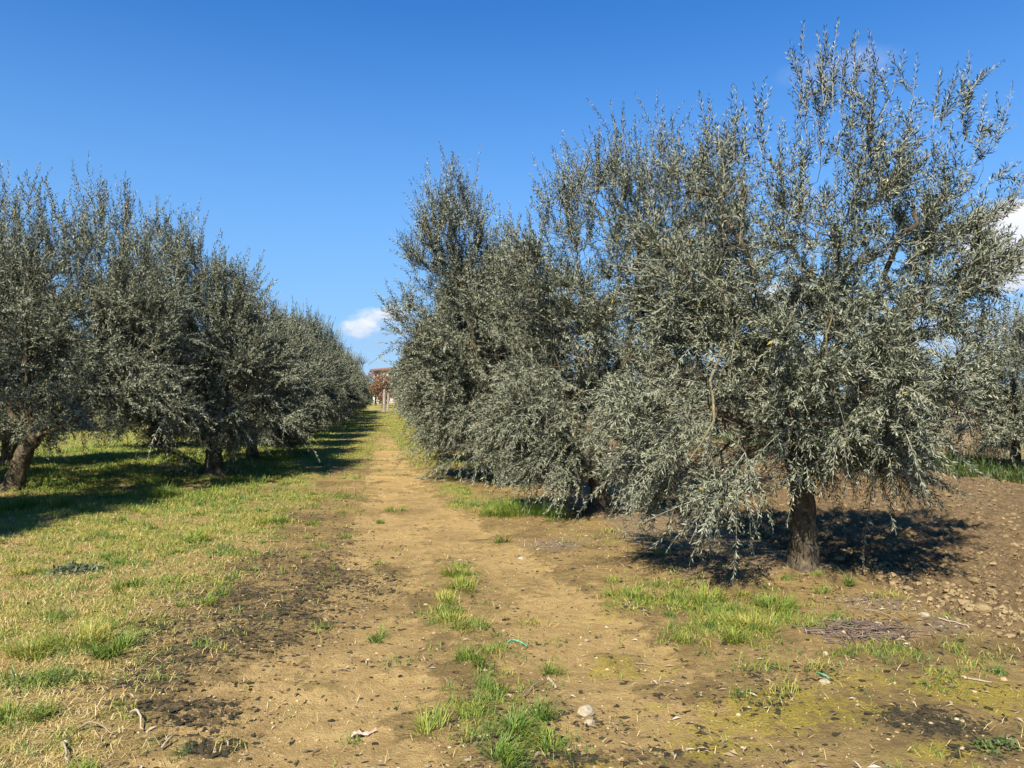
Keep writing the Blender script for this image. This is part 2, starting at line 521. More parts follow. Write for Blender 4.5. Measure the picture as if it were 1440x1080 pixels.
def colonize(nodes, parents, att, D, dk, r, iters=90, up=.06):
    nodes = [np.asarray(p, float) for p in nodes]; parents = list(parents)
    pos = np.array(nodes)
    d = np.linalg.norm(att[:, None] - pos[None], axis=2)
    near = d.argmin(1); nd = d.min(1)
    alive = nd > dk
    for it in range(iters):
        if alive.sum() < 3: break
        ai = np.where(alive)[0]
        v = unit(att[ai] - pos[near[ai]])
        acc = {}
        for k, vv in zip(near[ai], v): acc.setdefault(int(k), []).append(vv)
        newp = []
        for k, vs in acc.items():
            vs = np.array(vs)
            if len(vs) > 1 and np.linalg.norm(vs.mean(0)) < .25: vs = vs[:1]
            dr_ = vs.mean(0) + np.array([0, 0, up]) + r.normal(0, .22, 3)
            dr_ /= max(np.linalg.norm(dr_), 1e-6)
            newp.append(pos[k] + dr_ * D); parents.append(k)
        b = len(pos)
        newp = np.array(newp)
        pos = np.concatenate([pos, newp])
        d = np.linalg.norm(att[:, None] - newp[None], axis=2)
        j = d.argmin(1); m_ = d.min(1)
        upd = m_ < nd
        near = np.where(upd, j + b, near); nd = np.where(upd, m_, nd)
        alive &= nd > dk
    return pos, np.array(parents)


def bez(a, b, c, n_):
    t = np.linspace(0, 1, n_)[:, None]
    return (1 - t) ** 2 * a + 2 * t * (1 - t) * b + t * t * c


def sample_lobes(lobes, n_, r):
    """points spread through a set of ellipsoids, thicker towards their outside"""
    vol = np.array([l[3] * l[4] * l[5] for l in lobes]); vol = vol ** .8; vol /= vol.sum()
    k = r.choice(len(lobes), n_, p=vol)
    L = np.array(lobes)[k]
    dirs = unit(r.normal(0, 1, (n_, 3)))
    rad = r.random(n_) ** (1 / 4.2)
    return L[:, :3] + dirs * rad[:, None] * L[:, 3:6], k


def twig_mesh(P0, Dv, Lg, bend, r, rad=.0032, Kp=7):
    n_ = len(P0)
    s = np.linspace(0, 1, Kp)
    side = unit(r.normal(0, 1, (n_, 3))) * .22
    wob = unit(r.normal(0, 1, (n_, 3))) * .02
    pts = P0[:, None] + Lg[:, None, None] * (s[None, :, None] * Dv[:, None] + (s ** 2)[None, :, None] * .5 * (bend + side)[:, None]
                                            + np.sin(s * 7)[None, :, None] * wob[:, None])
    tan = unit(Dv[:, None] + s[None, :, None] * (bend + side)[:, None])
    return pts, tan


def twig_tubes(pts, tan, r, rad):
    n_, Kp = pts.shape[:2]
    ref = unit(r.normal(0, 1, (n_, 1, 3)))
    u = unit(np.cross(tan, ref)); v = np.cross(tan, u)
    a = np.arange(3) * 2 * math.pi / 3
    R = (rad[:, None] * np.linspace(1, .3, Kp)[None])[..., None, None]
    V = pts[:, :, None] + R * (np.cos(a)[None, None, :, None] * u[:, :, None] + np.sin(a)[None, None, :, None] * v[:, :, None])
    b = (np.arange(n_) * Kp * 3)[:, None, None] + (np.arange(Kp - 1) * 3)[None, :, None]
    j = np.arange(3)[None, None]; k = (j + 1) % 3
    q = np.stack([b + j, b + k, b + 3 + k, b + 3 + j], -1).reshape(-1, 4)
    return V.reshape(-1, 3), q


def leaves_on(pts, tan, Lg, r, sp, ll, lw, s0=.1, upbias=.35):
    n_, Kp = pts.shape[:2]
    cnt = np.maximum((Lg / sp).astype(int), 3)
    ti = np.repeat(np.arange(n_), cnt)
    st = np.concatenate([[0], np.cumsum(cnt)[:-1]])
    pj = np.arange(len(ti)) - np.repeat(st, cnt)
    s = s0 + (1 - s0) * (pj + .5 + .3 * (r.random(len(ti)) - .5)) / cnt[ti]
    s = np.clip(s, 0, 1)
    ti = np.repeat(ti, 2); pj = np.repeat(pj, 2); s = np.repeat(s, 2)
    sd = np.tile([0, 1], len(ti) // 2)
    keep = r.random(len(ti)) > .1
    ti, pj, s, sd = ti[keep], pj[keep], s[keep], sd[keep]
    m_ = len(ti)
    f = s * (Kp - 1); i0 = np.minimum(f.astype(int), Kp - 2); fr = (f - i0)[:, None]
    p0 = pts[ti, i0] * (1 - fr) + pts[ti, i0 + 1] * fr
    t = unit(tan[ti, i0] * (1 - fr) + tan[ti, i0 + 1] * fr)
    ph = r.random(n_) * 6.28
    az = ph[ti] + pj * 1.57 + sd * math.pi + r.normal(0, .35, m_)
    ref = np.where(np.abs(t[:, 2:3]) < .8, np.array([[0, 0, 1.]]), np.array([[1., 0, 0]]))
    u = unit(np.cross(t, ref)); v = np.cross(t, u)
    ang = np.clip(np.radians(52) - np.radians(28) * s ** 3 + r.normal(0, .22, m_), .1, 1.6)
    rad_ = np.cos(az)[:, None] * u + np.sin(az)[:, None] * v
    d = unit(np.cos(ang)[:, None] * t + np.sin(ang)[:, None] * rad_ + r.normal(0, .1, (m_, 3)))
    nn = t * .3 + np.array([0, 0, .7]) + r.normal(0, .62, (m_, 3))
    nn = unit(nn - (nn * d).sum(1, keepdims=True) * d)
    w = np.cross(nn, d)
    sz = ll * (.72 + .5 * r.random(m_)) * (1 - .38 * s ** 4)
    L = sz[:, None]; W = (sz / ll * lw * (.8 + .4 * r.random(m_)))[:, None]
    curl = (r.normal(-.03, .06, m_))[:, None] * L
    fold = .16 * W
    p0 = p0 + d * .004
    v0 = p0
    r1 = p0 + d * L * .34 + w * W * .5 + nn * (curl * .35 + fold); l1 = p0 + d * L * .34 - w * W * .5 + nn * (curl * .35 + fold)
    r2 = p0 + d * L * .70 + w * W * .40 + nn * (curl * .8 + fold); l2 = p0 + d * L * .70 - w * W * .40 + nn * (curl * .8 + fold)
    tp = p0 + d * L + nn * curl * 1.6
    V = np.stack([v0, r1, r2, tp, l2, l1], 1).reshape(-1, 3)
    b = (np.arange(m_) * 6)[:, None]
    q = np.concatenate([b + np.array([[0, 1, 2, 3]]), b + np.array([[0, 3, 4, 5]])])
    tw = r.random(n_)[ti]
    rn = np.clip(.65 * r.random(m_) + .35 * tw, 0, 1)
    rn = np.where(r.random(m_) < .0035, 1.0, rn * .97)
    return V, q, np.repeat(rn, 6)


def olive(loc, lobes, limbs, trunk_r, seed, n_att=620, n_twig=1500, leaf=(.062, .0135), sp=.021, shoots=(), hang=(), n_shoot=34,
          top_h=None, stubs=(), rz=0.0, twl=(.26, .58), twig_r=.0030, shoot_len=(.45, 1.05), fork=.95, lean=(0, 0), bottom=.75, clear=None, clump=1.15):
    """one olive tree: root empty > trunk (with its limbs), crown (leaves) > twigs.  All lobes, limbs etc. are relative to loc."""
    r = np.random.default_rng(seed)
    root = empty('olive_tree', (loc[0], loc[1], loc[2] if len(loc) > 2 else 0.0), rz)
    fk = np.array([lean[0], lean[1], fork])
    nodes, par = [], []
    tn = max(int(fork / .12), 4)
    tp = bez(np.array([0, 0, -.05]), np.array([lean[0] * .2 + r.normal(0, .04), lean[1] * .2 + r.normal(0, .04), fork * .5]), fk, tn)
    for i, q_ in enumerate(tp): nodes.append(q_); par.append(i - 1)
    forki = len(nodes) - 1
    for lb in limbs:
        e = np.array(lb[:3], float); si = forki if len(lb) < 4 else lb[3]
        s_ = nodes[si]
        mid = (s_ + e) / 2 + np.array([(e - s_)[0] * .18, (e - s_)[1] * .18, -.12 * np.linalg.norm(e - s_)]) + r.normal(0, .08, 3)
        k_ = max(int(np.linalg.norm(e - s_) / .14), 3)
        c_ = bez(s_, mid, e, k_ + 1)[1:] + r.normal(0, .018, (k_, 3))
        pv = si
        for q_ in c_: nodes.append(q_); par.append(pv); pv = len(nodes) - 1
    att, _ = sample_lobes(lobes, n_att, r)
    att = att[att[:, 2] > bottom - .1]
    pos, par = colonize(nodes, par, att, .13, .2, r)
    nn_ = len(pos)
    ch = [[] for _ in range(nn_)]
    for i in range(nn_):
        if par[i] >= 0: ch[par[i]].append(i)
    tips = np.zeros(nn_)
    for i in range(nn_ - 1, -1, -1):
        if not ch[i]: tips[i] = 1
        if par[i] >= 0: tips[par[i]] += tips[i]
    tot = tips[0]
    ex = math.log(trunk_r / .0042) / math.log(tot)
    rad = .0042 * tips ** ex
    rad = rad * np.interp(pos[:, 2], [fork, fork + .5, fork + 1.6], [1, .78, .6])
    rad = np.maximum(rad, .0035)
    buf = Buf()
    done = np.zeros(nn_, bool)
    order = [0] + [c_ for i in range(nn_) for c_ in ch[i]]
    for s_ in order:
        if done[s_]: continue
        chain = [par[s_]] if par[s_] >= 0 else []
        k_ = s_
        while True:
            chain.append(k_); done[k_] = True
            nx_ = [c_ for c_ in ch[k_] if not done[c_]]
            if not nx_: break
            k_ = max(nx_, key=lambda c_: tips[c_])
        if len(chain) < 2: continue
        rr = rad[chain].copy()
        if par[s_] >= 0: rr[0] = rr[1] * 1.15
        pp = pos[chain].copy()
        if s_ == 0:
            zz = pp[:, 2]
            rr = rr * (1 + .95 * np.exp(-np.maximum(zz + .03, 0) / .13))
            # refine the trunk's lower part
            tt = np.linspace(0, len(pp) - 1, (len(pp) - 1) * 3 + 1)
            pp = np.stack([np.interp(tt, np.arange(len(chain)), pp[:, a]) for a in range(3)], -1)
            rr = np.interp(tt, np.arange(len(chain)), rr)
            V, q_, t_ = tube(pp, rr, 20, .17, r)
        else:
            V, q_, t_ = tube(pp, rr, 7 if rr[0] > .02 else 4, .08 if rr[0] > .02 else 0, r)
        buf.add(V, q_, t_, r.random())
    for si_, st_ in enumerate(stubs):                       # bare limbs left by pruning
        V, q_, t_ = tube(np.array(st_[0]) + r.normal(0, .006, np.array(st_[0]).shape), np.array(st_[1]) * (.6 if si_ in (0, 4) else .8), 8, .08, r)
        mk('branch', V, q_, t_, M_LIMB if si_ in (0, 4) else M_BARK, root, {'rnd': np.full(len(V), .5)}, True)
    buf.build('trunk', M_BARK, root, True)
    # twigs
    thin = np.where((rad < .032) & (pos[:, 2] > bottom - .25))[0]
    wts = 1.0 + 1.2 * np.array([len(ch[i]) == 0 for i in thin])
    zq = pos[thin, 2]; wts = wts * np.interp(zq, [np.quantile(zq, .58), np.quantile(zq, .85), zq.max()], [1, .55, .12])
    q3 = pos[thin]
    cn = noise2(q3[:, 0] * clump + q3[:, 2] * .8 * clump, q3[:, 1] * clump - q3[:, 2] * .55 * clump, seed) + .5 * noise2(q3[:, 0] * 2.3 * clump - q3[:, 2] * clump, q3[:, 1] * 2.1 * clump + q3[:, 2] * 1.6 * clump, seed + 5)
    wts = wts * np.clip(.62 + 1.5 * cn, .05, 2.2)      # leafy clumps with gaps between them
    pick = r.choice(thin, n_twig, p=wts / wts.sum())
    pdir = unit(pos[pick] - pos[np.maximum(par[pick], 0)])
    zt = pos[:, 2].max() if top_h is None else top_h
    h = np.clip((pos[pick, 2] - bottom) / (zt - bottom), 0, 1)
    cen = pos[thin].mean(0)
    outw = pos[pick] - cen; outw[:, 2] = 0; outw = unit(outw)
    Dv = .55 * pdir + outw * (.55 * (1 - .6 * h))[:, None] + r.normal(0, .5, (n_twig, 3))
    Dv[:, 2] += .02 + 1.05 * h
    Dv = unit(Dv)
    Lg = (twl[0] + (twl[1] - twl[0]) * r.random(n_twig)) * np.where(r.random(n_twig) < .07, 1.5, 1)
    bend = np.zeros((n_twig, 3)); bend[:, 2] = np.interp(h, [0, .3, .6, 1], [-.75, -.35, .05, .35]) + r.normal(0, .25, n_twig)
    P0, DV, LG, BD = [pos[pick]], [Dv], [Lg], [bend]
    # vigorous upright shoots at the top
    topn = thin[pos[thin, 2] > np.quantile(pos[thin, 2], .72)]
    if n_shoot:
        pk = r.choice(topn, n_shoot)
        dv = np.array([0, 0, 1.]) + r.normal(0, .17, (n_shoot, 3)); dv[:, :2] += outw[r.integers(0, n_twig, n_shoot), :2] * 0
        P0.append(pos[pk]); DV.append(unit(dv)); LG.append(r.uniform(*shoot_len, n_shoot)); BD.append(r.normal(0, .22, (n_shoot, 3)))
    for (tip, ln, dv) in shoots:            # shoots whose tip is known
        tip = np.array(tip, float); dv = unit(np.array(dv, float))
        P0.append((tip - dv * ln)[None]); DV.append(dv[None]); LG.append(np.array([ln])); BD.append(r.normal(0, .12, (1, 3)))
        for q_ in range(4):                 # short side sprays
            f_ = r.uniform(0, .55); sdv = unit(dv + r.normal(0, .45, 3))
            P0.append((tip - dv * ln * (1 - f_))[None]); DV.append(sdv[None]); LG.append(np.array([ln * (1 - f_) * r.uniform(.35, .75)])); BD.append(r.normal(0, .25, (1, 3)) + np.array([[0, 0, .3]]))
    for (a, ln) in hang:                    # shoots hanging to the ground
        P0.append(np.array(a, float)[None]); DV.append(unit(np.array([r.normal(0, .25), r.normal(0, .25), -1.]))[None]); LG.append(np.array([ln])); BD.append(np.array([[0, 0, -.2]]))
    P0 = np.concatenate(P0); DV = np.concatenate(DV); LG = np.concatenate(LG); BD = np.concatenate(BD)
    pts, tan = twig_mesh(P0, DV, LG, BD, r)
    if clear:                               # keep the view of the trunk open below the crown, as pruned trees have it
        lat = pts[..., 0] * rgt[0] + pts[..., 1] * rgt[1]
        bad = ((np.abs(lat - clear[0]) < clear[1]) & (pts[..., 2] < clear[2])).any(1)
        pts, tan, LG = pts[~bad], tan[~bad], LG[~bad]
    mz = .06
    low_ = pts[..., 2] < mz
    pts[..., 2] = np.where(low_, mz + .02 * r.random(pts.shape[:2]), pts[..., 2])
    V, q_, a_ = leaves_on(pts, tan, LG, r, sp, leaf[0], leaf[1])
    crown = mk('crown', V, q_, None, M_LEAF, root, {'rnd': a_}, False)
    V, q_ = twig_tubes(pts, tan, r, twig_r * (.7 + .8 * r.random(len(LG))))
    mk('twigs', V, q_, None, M_TWIG, crown, {'rnd': np.repeat(r.random(len(LG)), pts.shape[1] * 3)}, True)
    print('tree', seed, nn_, len(a_) // 6)
    return root


def copy_tree(o, parent=None):
    c_ = o.copy(); COL.objects.link(c_)
    if parent is not None: c_.parent = parent
    for ch_ in list(o.children): copy_tree(ch_, c_)
    return c_


def rel(px, py, d, base):
    return P(px, py, d) - np.array([base[0], base[1], 0])


# --- tree 1, close on the right
b1 = TREE1
D1 = 6.9


def L1(px, py, rx, rz_, dd=0.0, ry=None):
    c_ = rel(px, py, D1 + dd, b1)
    return (c_[0], c_[1], c_[2], rx, ry or rx, rz_)


def sh(px, py, ln, dx=0.0, dz=1.0, dd=0.0, base=b1, D=D1):
    return (rel(px, py, D + dd, base), ln, rgt * dx + np.array([0, 0, dz]))


lobes1 = [L1(1185, 265, .55, .75), L1(1330, 295, .6, .6, .2), L1(1020, 300, .55, .6, .3), L1(1110, 420, 1.0, .7, .1), L1(1300, 430, .68, .6, -.1), L1(1000, 400, .7, .6, .2),
          L1(1000, 540, .95, .65, -.3), L1(1200, 560, .95, .65, -.5), L1(1160, 520, 1.1, .8, .9), L1(960, 640, .62, .42, -.2), L1(1265, 590, .5, .42, .1), L1(1190, 400, .8, .7, -.2), L1(1250, 340, .6, .6, .3),
          L1(1050, 630, .75, .36, -.4), L1(1185, 620, .7, .30, -.4), L1(1020, 690, .45, .3, -.6, .45), L1(1405, 330, .28, .6, .1), L1(930, 560, .5, .6, .2), L1(1340, 480, .25, .35, 0), L1(1265, 660, .45, .28, .1), L1(1160, 650, .6, .2, .5), L1(950, 690, .5, .28, 0), L1(1010, 720, .4, .22, -.5)]
limbs1 = [tuple(rel(1180, 330, D1, b1)), tuple(rel(1310, 380, D1 + .2, b1)), tuple(rel(1020, 420, D1 + .3, b1)), tuple(rel(1000, 580, D1 - .4, b1)),
          tuple(rel(1150, 540, D1 + .9, b1)), tuple(rel(1240, 590, D1 - .6, b1))]
shoots1 = [sh(1163, 35, .85, -.06), sh(1120, 52, .8, -.05), sh(1185, 62, .7, .05), sh(1210, 62, .65, .1), sh(1213, 72, .6, -.5, 1, .1), sh(1378, 80, .7, .25), sh(1405, 90, .65, .75, .8), sh(1345, 105, .55, .3),
           sh(1432, 140, .55, .45), sh(1415, 175, .5, .6, .8), sh(1320, 105, .5, .1), sh(1075, 118, .75, .04), sh(1027, 118, .75, -.04), sh(985, 138, .7, -.12), sh(1140, 90, .6, -.1), sh(1240, 78, .55, -.55, .8),
           sh(1250, 150, .5, -.5, .7), sh(1100, 190, .5, .1), sh(1052, 160, .5, .1), sh(1010, 180, .5, -.1), sh(965, 200, .5, -.2), sh(1290, 140, .5, .3), sh(1430, 230, .4, .7, .6), sh(1435, 290, .4, .8, .3), sh(1428, 340, .35, .9, .1),
           sh(1150, 60, .6, -.1, 1, -.3), sh(1175, 85, .6, .1, 1, .3), sh(1200, 100, .6, .0, 1, -.2), sh(1130, 110, .6, -.05, 1, .3), sh(1365, 130, .5, .1, 1, .2), sh(1395, 140, .5, .3, 1, -.2)]
hang1 = [(rel(1040, 690, D1 - .9, b1), .72), (rel(985, 690, D1 - .5, b1), .6), (rel(940, 680, D1 - .1, b1), .5), (rel(1000, 700, D1 - .3, b1), .45), (rel(1225, 700, D1 - .3, b1), .55),
         (rel(1190, 690, D1 - .7, b1), .35), (rel(905, 690, D1 + .2, b1), .35), (rel(1290, 660, D1, b1), .4), (rel(1335, 600, D1, b1), .5), (rel(1330, 640, D1 + .1, b1), .35), (rel(890, 690, D1 + .5, b1), .35)] + [(rel(px_, py_, D1 + dd_, b1), ln_) for px_, py_, dd_, ln_ in ((960, 700, 0, .5), (970, 690, -.4, .6), (920, 690, .2, .5), (1055, 700, -.5, .5), (990, 700, .2, .6), (940, 700, -.2, .5), (1280, 640, 0, .45), (1250, 670, -.1, .4), (1310, 620, .1, .4))]


def path_px(pts, D, base):
    return [rel(a, b, D + (c_ if c_ else 0), base) for a, b, c_ in pts]


stubs1 = [(path_px([(1020, 485, 0), (1000, 535, -.75), (998, 545, -.95), (1003, 572, -1.1), (1004, 600, -1.2), (985, 630, -1.25), (968, 655, -1.3)], D1, b1), [.02, .02, .019, .017, .015, .012, .009]),
          (path_px([(1062, 390, .1), (1040, 340, .2), (1042, 300, .2), (1046, 268, .2)], D1, b1), [.035, .034, .03, .026]),
          (path_px([(1042, 345, .2), (1018, 315, .25), (1010, 285, .3), (985, 277, .3), (965, 276, .3)], D1, b1), [.03, .027, .024, .018, .014]),
          (path_px([(1240, 400, .0), (1265, 340, -.1), (1290, 320, -.1), (1285, 310, -.1)], D1, b1), [.03, .03, .026, .024]),
          (path_px([(1150, 560, -.6), (1165, 520, -1.0), (1163, 480, -1.1), (1170, 455, -1.1)], D1, b1), [.012, .011, .010, .008])]
T1 = olive((b1[0], b1[1], hz(*b1) - .02), lobes1, limbs1, .10, 101, n_att=1400, n_twig=5700, leaf=(.051, .0100), sp=.0185, shoots=shoots1, hang=hang1, n_shoot=80,
           stubs=stubs1, fork=1.15, top_h=4.4, clear=(-.04, .27, .72), lean=(-.03, 0), shoot_len=(.4, .85), twl=(.2, .46))
GR = 'olive trees in the row right of the dirt path'
GL = 'olive trees in the row left of the dirt path'
tag(T1, 'nearest and largest olive tree, its bare trunk in view at the tilled field edge', 'olive tree', GR)

# --- tree 2 and 3 of the right row
b2 = np.array([3.03, 10.44]); D2 = 10.8


def mkL(base, D):
    def f(px, py, rx, rz_, dd=0.0, ry=None):
        c_ = rel(px, py, D + dd, base)
        return (c_[0], c_[1], c_[2], rx, ry or rx, rz_)
    return f


L2 = mkL(b2, D2)
lobes2 = [L2(840, 650, .9, .28, -.4), L2(900, 640, .6, .3, -.3), L2(770, 640, .5, .3, -.4), L2(730, 610, .5, .35, -.1), L2(810, 640, .6, .25, -.5), L2(905, 280, .75, .85), L2(815, 330, .65, .75), L2(850, 430, 1.15, .8), L2(780, 480, .75, .8, -.2), L2(940, 430, 1.0, .9), L2(830, 560, 1.2, .75, -.4), L2(760, 590, .6, .45, -.3), L2(850, 500, 1.2, 1.0, .9),
          L2(900, 620, .9, .4, -.5), L2(985, 330, .8, .9, .3), L2(1000, 270, .5, .6, .4), L2(860, 300, .8, .8), L2(775, 380, .6, .75), L2(740, 440, .55, .7, .1)]
limbs2 = [tuple(rel(900, 340, D2, b2)), tuple(rel(815, 380, D2, b2)), tuple(rel(780, 500, D2 - .3, b2)), tuple(rel(940, 450, D2 + .3, b2)), tuple(rel(850, 480, D2 + .9, b2))]
shoots2 = [sh(a, b, l, dx, 1, dd, b2, D2) for a, b, l, dx, dd in ((895, 165, .9, -.05, 0), (862, 182, .8, 0, 0), (810, 215, .8, -.05, 0), (800, 240, .7, .05, .2), (768, 245, .8, -.08, -.2), (905, 195, .7, .1, .2), (920, 190, .7, .1, 0), (940, 215, .7, .1, 0),
                                                                (835, 260, .6, 0, 0), (780, 285, .6, -.1, 0), (750, 330, .6, -.2, 0), (735, 370, .5, -.3, 0), (955, 190, .8, .05, .2), (975, 210, .8, .1, .2), (880, 225, .6, 0, .3))]
T2 = olive((b2[0], b2[1], hz(*b2)), lobes2, limbs2, .125, 102, n_att=1200, n_twig=5600, leaf=(.056, .0116), sp=.022, shoots=shoots2, n_shoot=230, bottom=.45, fork=.9, top_h=4.7, clear=(0, .25, .5), twl=(.28, .6))
tag(T2, 'dense olive tree with thick dark trunk, second in the row right of the path', 'olive tree', GR)

b3 = np.array([2.45, 14.3]); D3 = 14.4
L3 = mkL(b3, D3)
lobes3 = [L3(680, 640, .8, .25, -.3), L3(638, 620, .6, .3, 0), L3(730, 630, .7, .3, .2), L3(640, 330, .75, .9), L3(615, 370, .6, .9), L3(680, 400, .9, .9), L3(640, 460, 1.15, .9, -.2), L3(622, 520, .75, .8, -.2), L3(660, 560, 1.1, .7, -.4), L3(700, 500, 1.1, 1.0, .5), L3(618, 560, .6, .5, .0), L3(640, 600, .7, .35, -.3),
          L3(720, 450, .9, 1.0, .7), L3(690, 610, .6, .3, -.7)]
limbs3 = [tuple(rel(640, 380, D3, b3)), tuple(rel(615, 480, D3 - .2, b3)), tuple(rel(690, 420, D3 + .3, b3)), tuple(rel(660, 540, D3 - .5, b3)), tuple(rel(720, 480, D3 + .6, b3))]
shoots3 = [sh(a, b, l, dx, 1, dd, b3, D3) for a, b, l, dx, dd in ((605, 228, 1.0, -.02, 0), (620, 255, .9, 0, 0), (636, 250, .9, .02, 0), (648, 262, .8, .05, 0), (662, 270, .8, .05, .2), (595, 285, .8, -.1, 0), (675, 290, .7, .08, 0), (580, 335, .7, -.2, 0), (570, 345, .6, -.4, 0),
                                                                (702, 290, .9, .02, .3), (722, 280, .9, .05, .4), (728, 300, .8, .05, .4), (690, 330, .7, 0, .2), (625, 300, .7, 0, .3), (565, 400, .5, -.5, 0))]
T3 = olive((b3[0], b3[1], hz(*b3)), lobes3, limbs3, .14, 103, n_att=1100, n_twig=5200, leaf=(.066, .0140), sp=.026, shoots=shoots3, n_shoot=210, bottom=.4, fork=.85, top_h=5.0, twl=(.3, .62))
tag(T3, 'tall olive tree tapering to a spire, third in the row right of the path', 'olive tree', GR)

# --- the two nearest trees on the left
bA = np.array([-6.05, 14.0]); DA = 12.8
LA = mkL(bA, DA)
lobesA = [LA(40, 365, .8, .75), LA(120, 390, .8, .75), LA(-50, 360, .9, .8), LA(200, 400, .7, .7), LA(60, 430, 1.3, .7), LA(190, 480, 1.0, .7, -.3), LA(50, 520, 1.3, .6, -.5), LA(150, 560, .9, .45, -.5), LA(60, 470, 1.3, .9, .9), LA(-70, 470, 1.0, .9), LA(230, 540, .5, .4, -.3), LA(130, 590, .8, .32, -.3), LA(0, 585, .9, .3, -.5), LA(70, 590, .9, .3, .7), LA(240, 580, .5, .3, 0), LA(-80, 570, .9, .4, -.2), LA(150, 330, .6, .6, .1), LA(185, 380, .5, .6, .2), LA(215, 450, .6, .7, .3), LA(80, 345, .7, .65, .2), LA(0, 340, .8, .65, 0), LA(100, 400, 1.1, .8, .3), LA(80, 450, 1.3, .8, 1.7), LA(160, 520, 1.0, .6, 1.5), LA(20, 520, 1.2, .6, 1.5)]  # the rearmost lobes are added to fill in the shade on the grass
limbsA = [tuple(rel(105, 540, DA - .1, bA)), tuple(rel(15, 540, DA + .2, bA)), tuple(rel(45, 380, DA, bA)), tuple(rel(150, 420, DA, bA)), tuple(rel(-40, 400, DA, bA)), tuple(rel(190, 500, DA - .3, bA))]
shootsA = [sh(a, b, l, dx, 1, dd, bA, DA) for a, b, l, dx, dd in ((42, 228, .9, 0, 0), (10, 235, .8, 0, 0), (60, 250, .8, .05, 0), (22, 270, .7, 0, .2), (95, 285, .8, .02, 0), (122, 285, .7, 0, 0), (163, 278, .8, .03, 0), (145, 300, .7, 0, .2), (180, 310, .6, .1, 0), (75, 290, .6, 0, 0), (210, 330, .6, .1, .2), (-20, 240, .9, 0, 0))]
TA = olive((bA[0], bA[1], hz(*bA)), lobesA, limbsA, .125, 104, n_att=1200, n_twig=5400, leaf=(.065, .0134), sp=.026, shoots=shootsA, n_shoot=230, bottom=.55, fork=.85, top_h=4.6, lean=(.32, 0), twl=(.28, .6))
tag(TA, 'broad dark olive tree with a leaning forked trunk, at the left edge of the photo', 'olive tree', 'olive trees in the second row left of the path')

bB = np.array([-3.2, 15.8]); DB = 15.1
LB = mkL(bB, DB)
lobesB = [LB(255, 400, .75, .8), LB(320, 440, .75, .65), LB(210, 450, .7, .7), LB(280, 480, 1.3, .7), LB(350, 520, .9, .6, -.2), LB(230, 550, .9, .5, -.3), LB(320, 580, 1.0, .45, -.4), LB(290, 500, 1.3, .9, .8), LB(370, 590, .5, .35, -.4), LB(210, 600, .6, .3, -.2), LB(390, 600, .5, .35, -.2), LB(300, 605, .9, .25, .8), LB(340, 615, .5, .25, -.5), LB(225, 380, .7, .8, .2), LB(308, 435, .6, .6, .2), LB(360, 490, .6, .55, .3), LB(190, 420, .7, .8, .3), LB(270, 470, 1.1, .7, .4)]
limbsB = [tuple(rel(265, 430, DB, bB)), tuple(rel(325, 480, DB, bB)), tuple(rel(230, 520, DB - .2, bB)), tuple(rel(350, 540, DB - .3, bB)), tuple(rel(310, 500, DB + .7, bB)), tuple(rel(188, 592, DB - .2, bB)) + (1,), tuple(rel(322, 600, DB, bB)) + (1,)]
shootsB = [sh(a, b, l, dx, 1, dd, bB, DB) for a, b, l, dx, dd in ((255, 292, .9, 0, 0), (242, 318, .7, 0, .1), (270, 325, .8, .04, 0), (282, 330, .7, 0, 0), (225, 325, .7, 0, 0), (312, 350, .8, .03, 0), (335, 365, .7, .05, 0), (298, 345, .6, 0, .2), (355, 400, .5, .1, 0), (200, 345, .6, -.1, 0))]
TB = olive((bB[0], bB[1], hz(*bB)), lobesB, limbsB, .15, 105, n_att=1100, n_twig=5200, leaf=(.066, .0140), sp=.026, shoots=shootsB, n_shoot=220, bottom=.5, fork=.5, top_h=4.5, twl=(.3, .62))
tag(TB, 'olive tree with several dark stems and a low limb reaching left beside the path', 'olive tree', GL)


def generic(seed, hgt=4.3, rx=1.75, ry=1.62):
    r = np.random.default_rng(seed)
    lobes = [(0, 0, hgt * .52, rx * .8, ry * .8, hgt * .27)]
    limbs = []
    for k in range(8):
        a = k * .785 + r.normal(0, .25)
        zc = hgt * (r.uniform(.2, .32) if k % 2 else r.uniform(.34, .56))
        rr = r.uniform(.5, .68)
        c_ = (rx * rr * math.cos(a), ry * rr * math.sin(a), zc)
        s_ = r.uniform(.55, .8)
        lobes.append((*c_, s_, s_, r.uniform(.45, .75)))
        if k % 2 == 0: limbs.append((c_[0], c_[1], c_[2] + .1))
    for k in range(5):
        a = r.random() * 6.28; rr = r.uniform(0, .55)
        c_ = (rx * rr * math.cos(a), ry * rr * math.sin(a), hgt * r.uniform(.7, .84))
        lobes.append((*c_, .55, .6, r.uniform(.5, .75)))
        if k < 2: limbs.append(c_)
    return lobes, limbs


variants = []
SPOTS_L = [(-3.2 + dx, 15.8 + 4.2 * k) for k, dx in zip(range(1, 15), (.0, .1, -.1, .05, .0, .1, -.05, .1, 0, .05, 0, .1, .05, 0))]
SPOTS_R = [(2.5 + dx, 14.3 + 4.2 * k) for k, dx in zip(range(1, 14), (.05, -.05, .1, 0, .05, .1, 0, .05, .1, 0, .05, 0, .1))]
SPOTS_L = [(x + .008 * (y - 12), y) for x, y in SPOTS_L]; SPOTS_R = [(x + .1 + .0025 * (y - 12), y) for x, y in SPOTS_R]
SPOTS_R2 = [(13.4, 9.9), (13.2, 14.2), (13.5, 18.6), (13.2, 22.9), (13.4, 27.3), (13.3, 31.6), (13.4, 36), (13.3, 42), (13.4, 48)]
SPOTS_L2 = [(-6.8, 9.0), (-6.6, 24.5), (-9.5, 14.0), (-8.2, 18.9)]
SPOTS_L3 = [(-15.5, 26 + 4.4 * k) for k in range(9)]
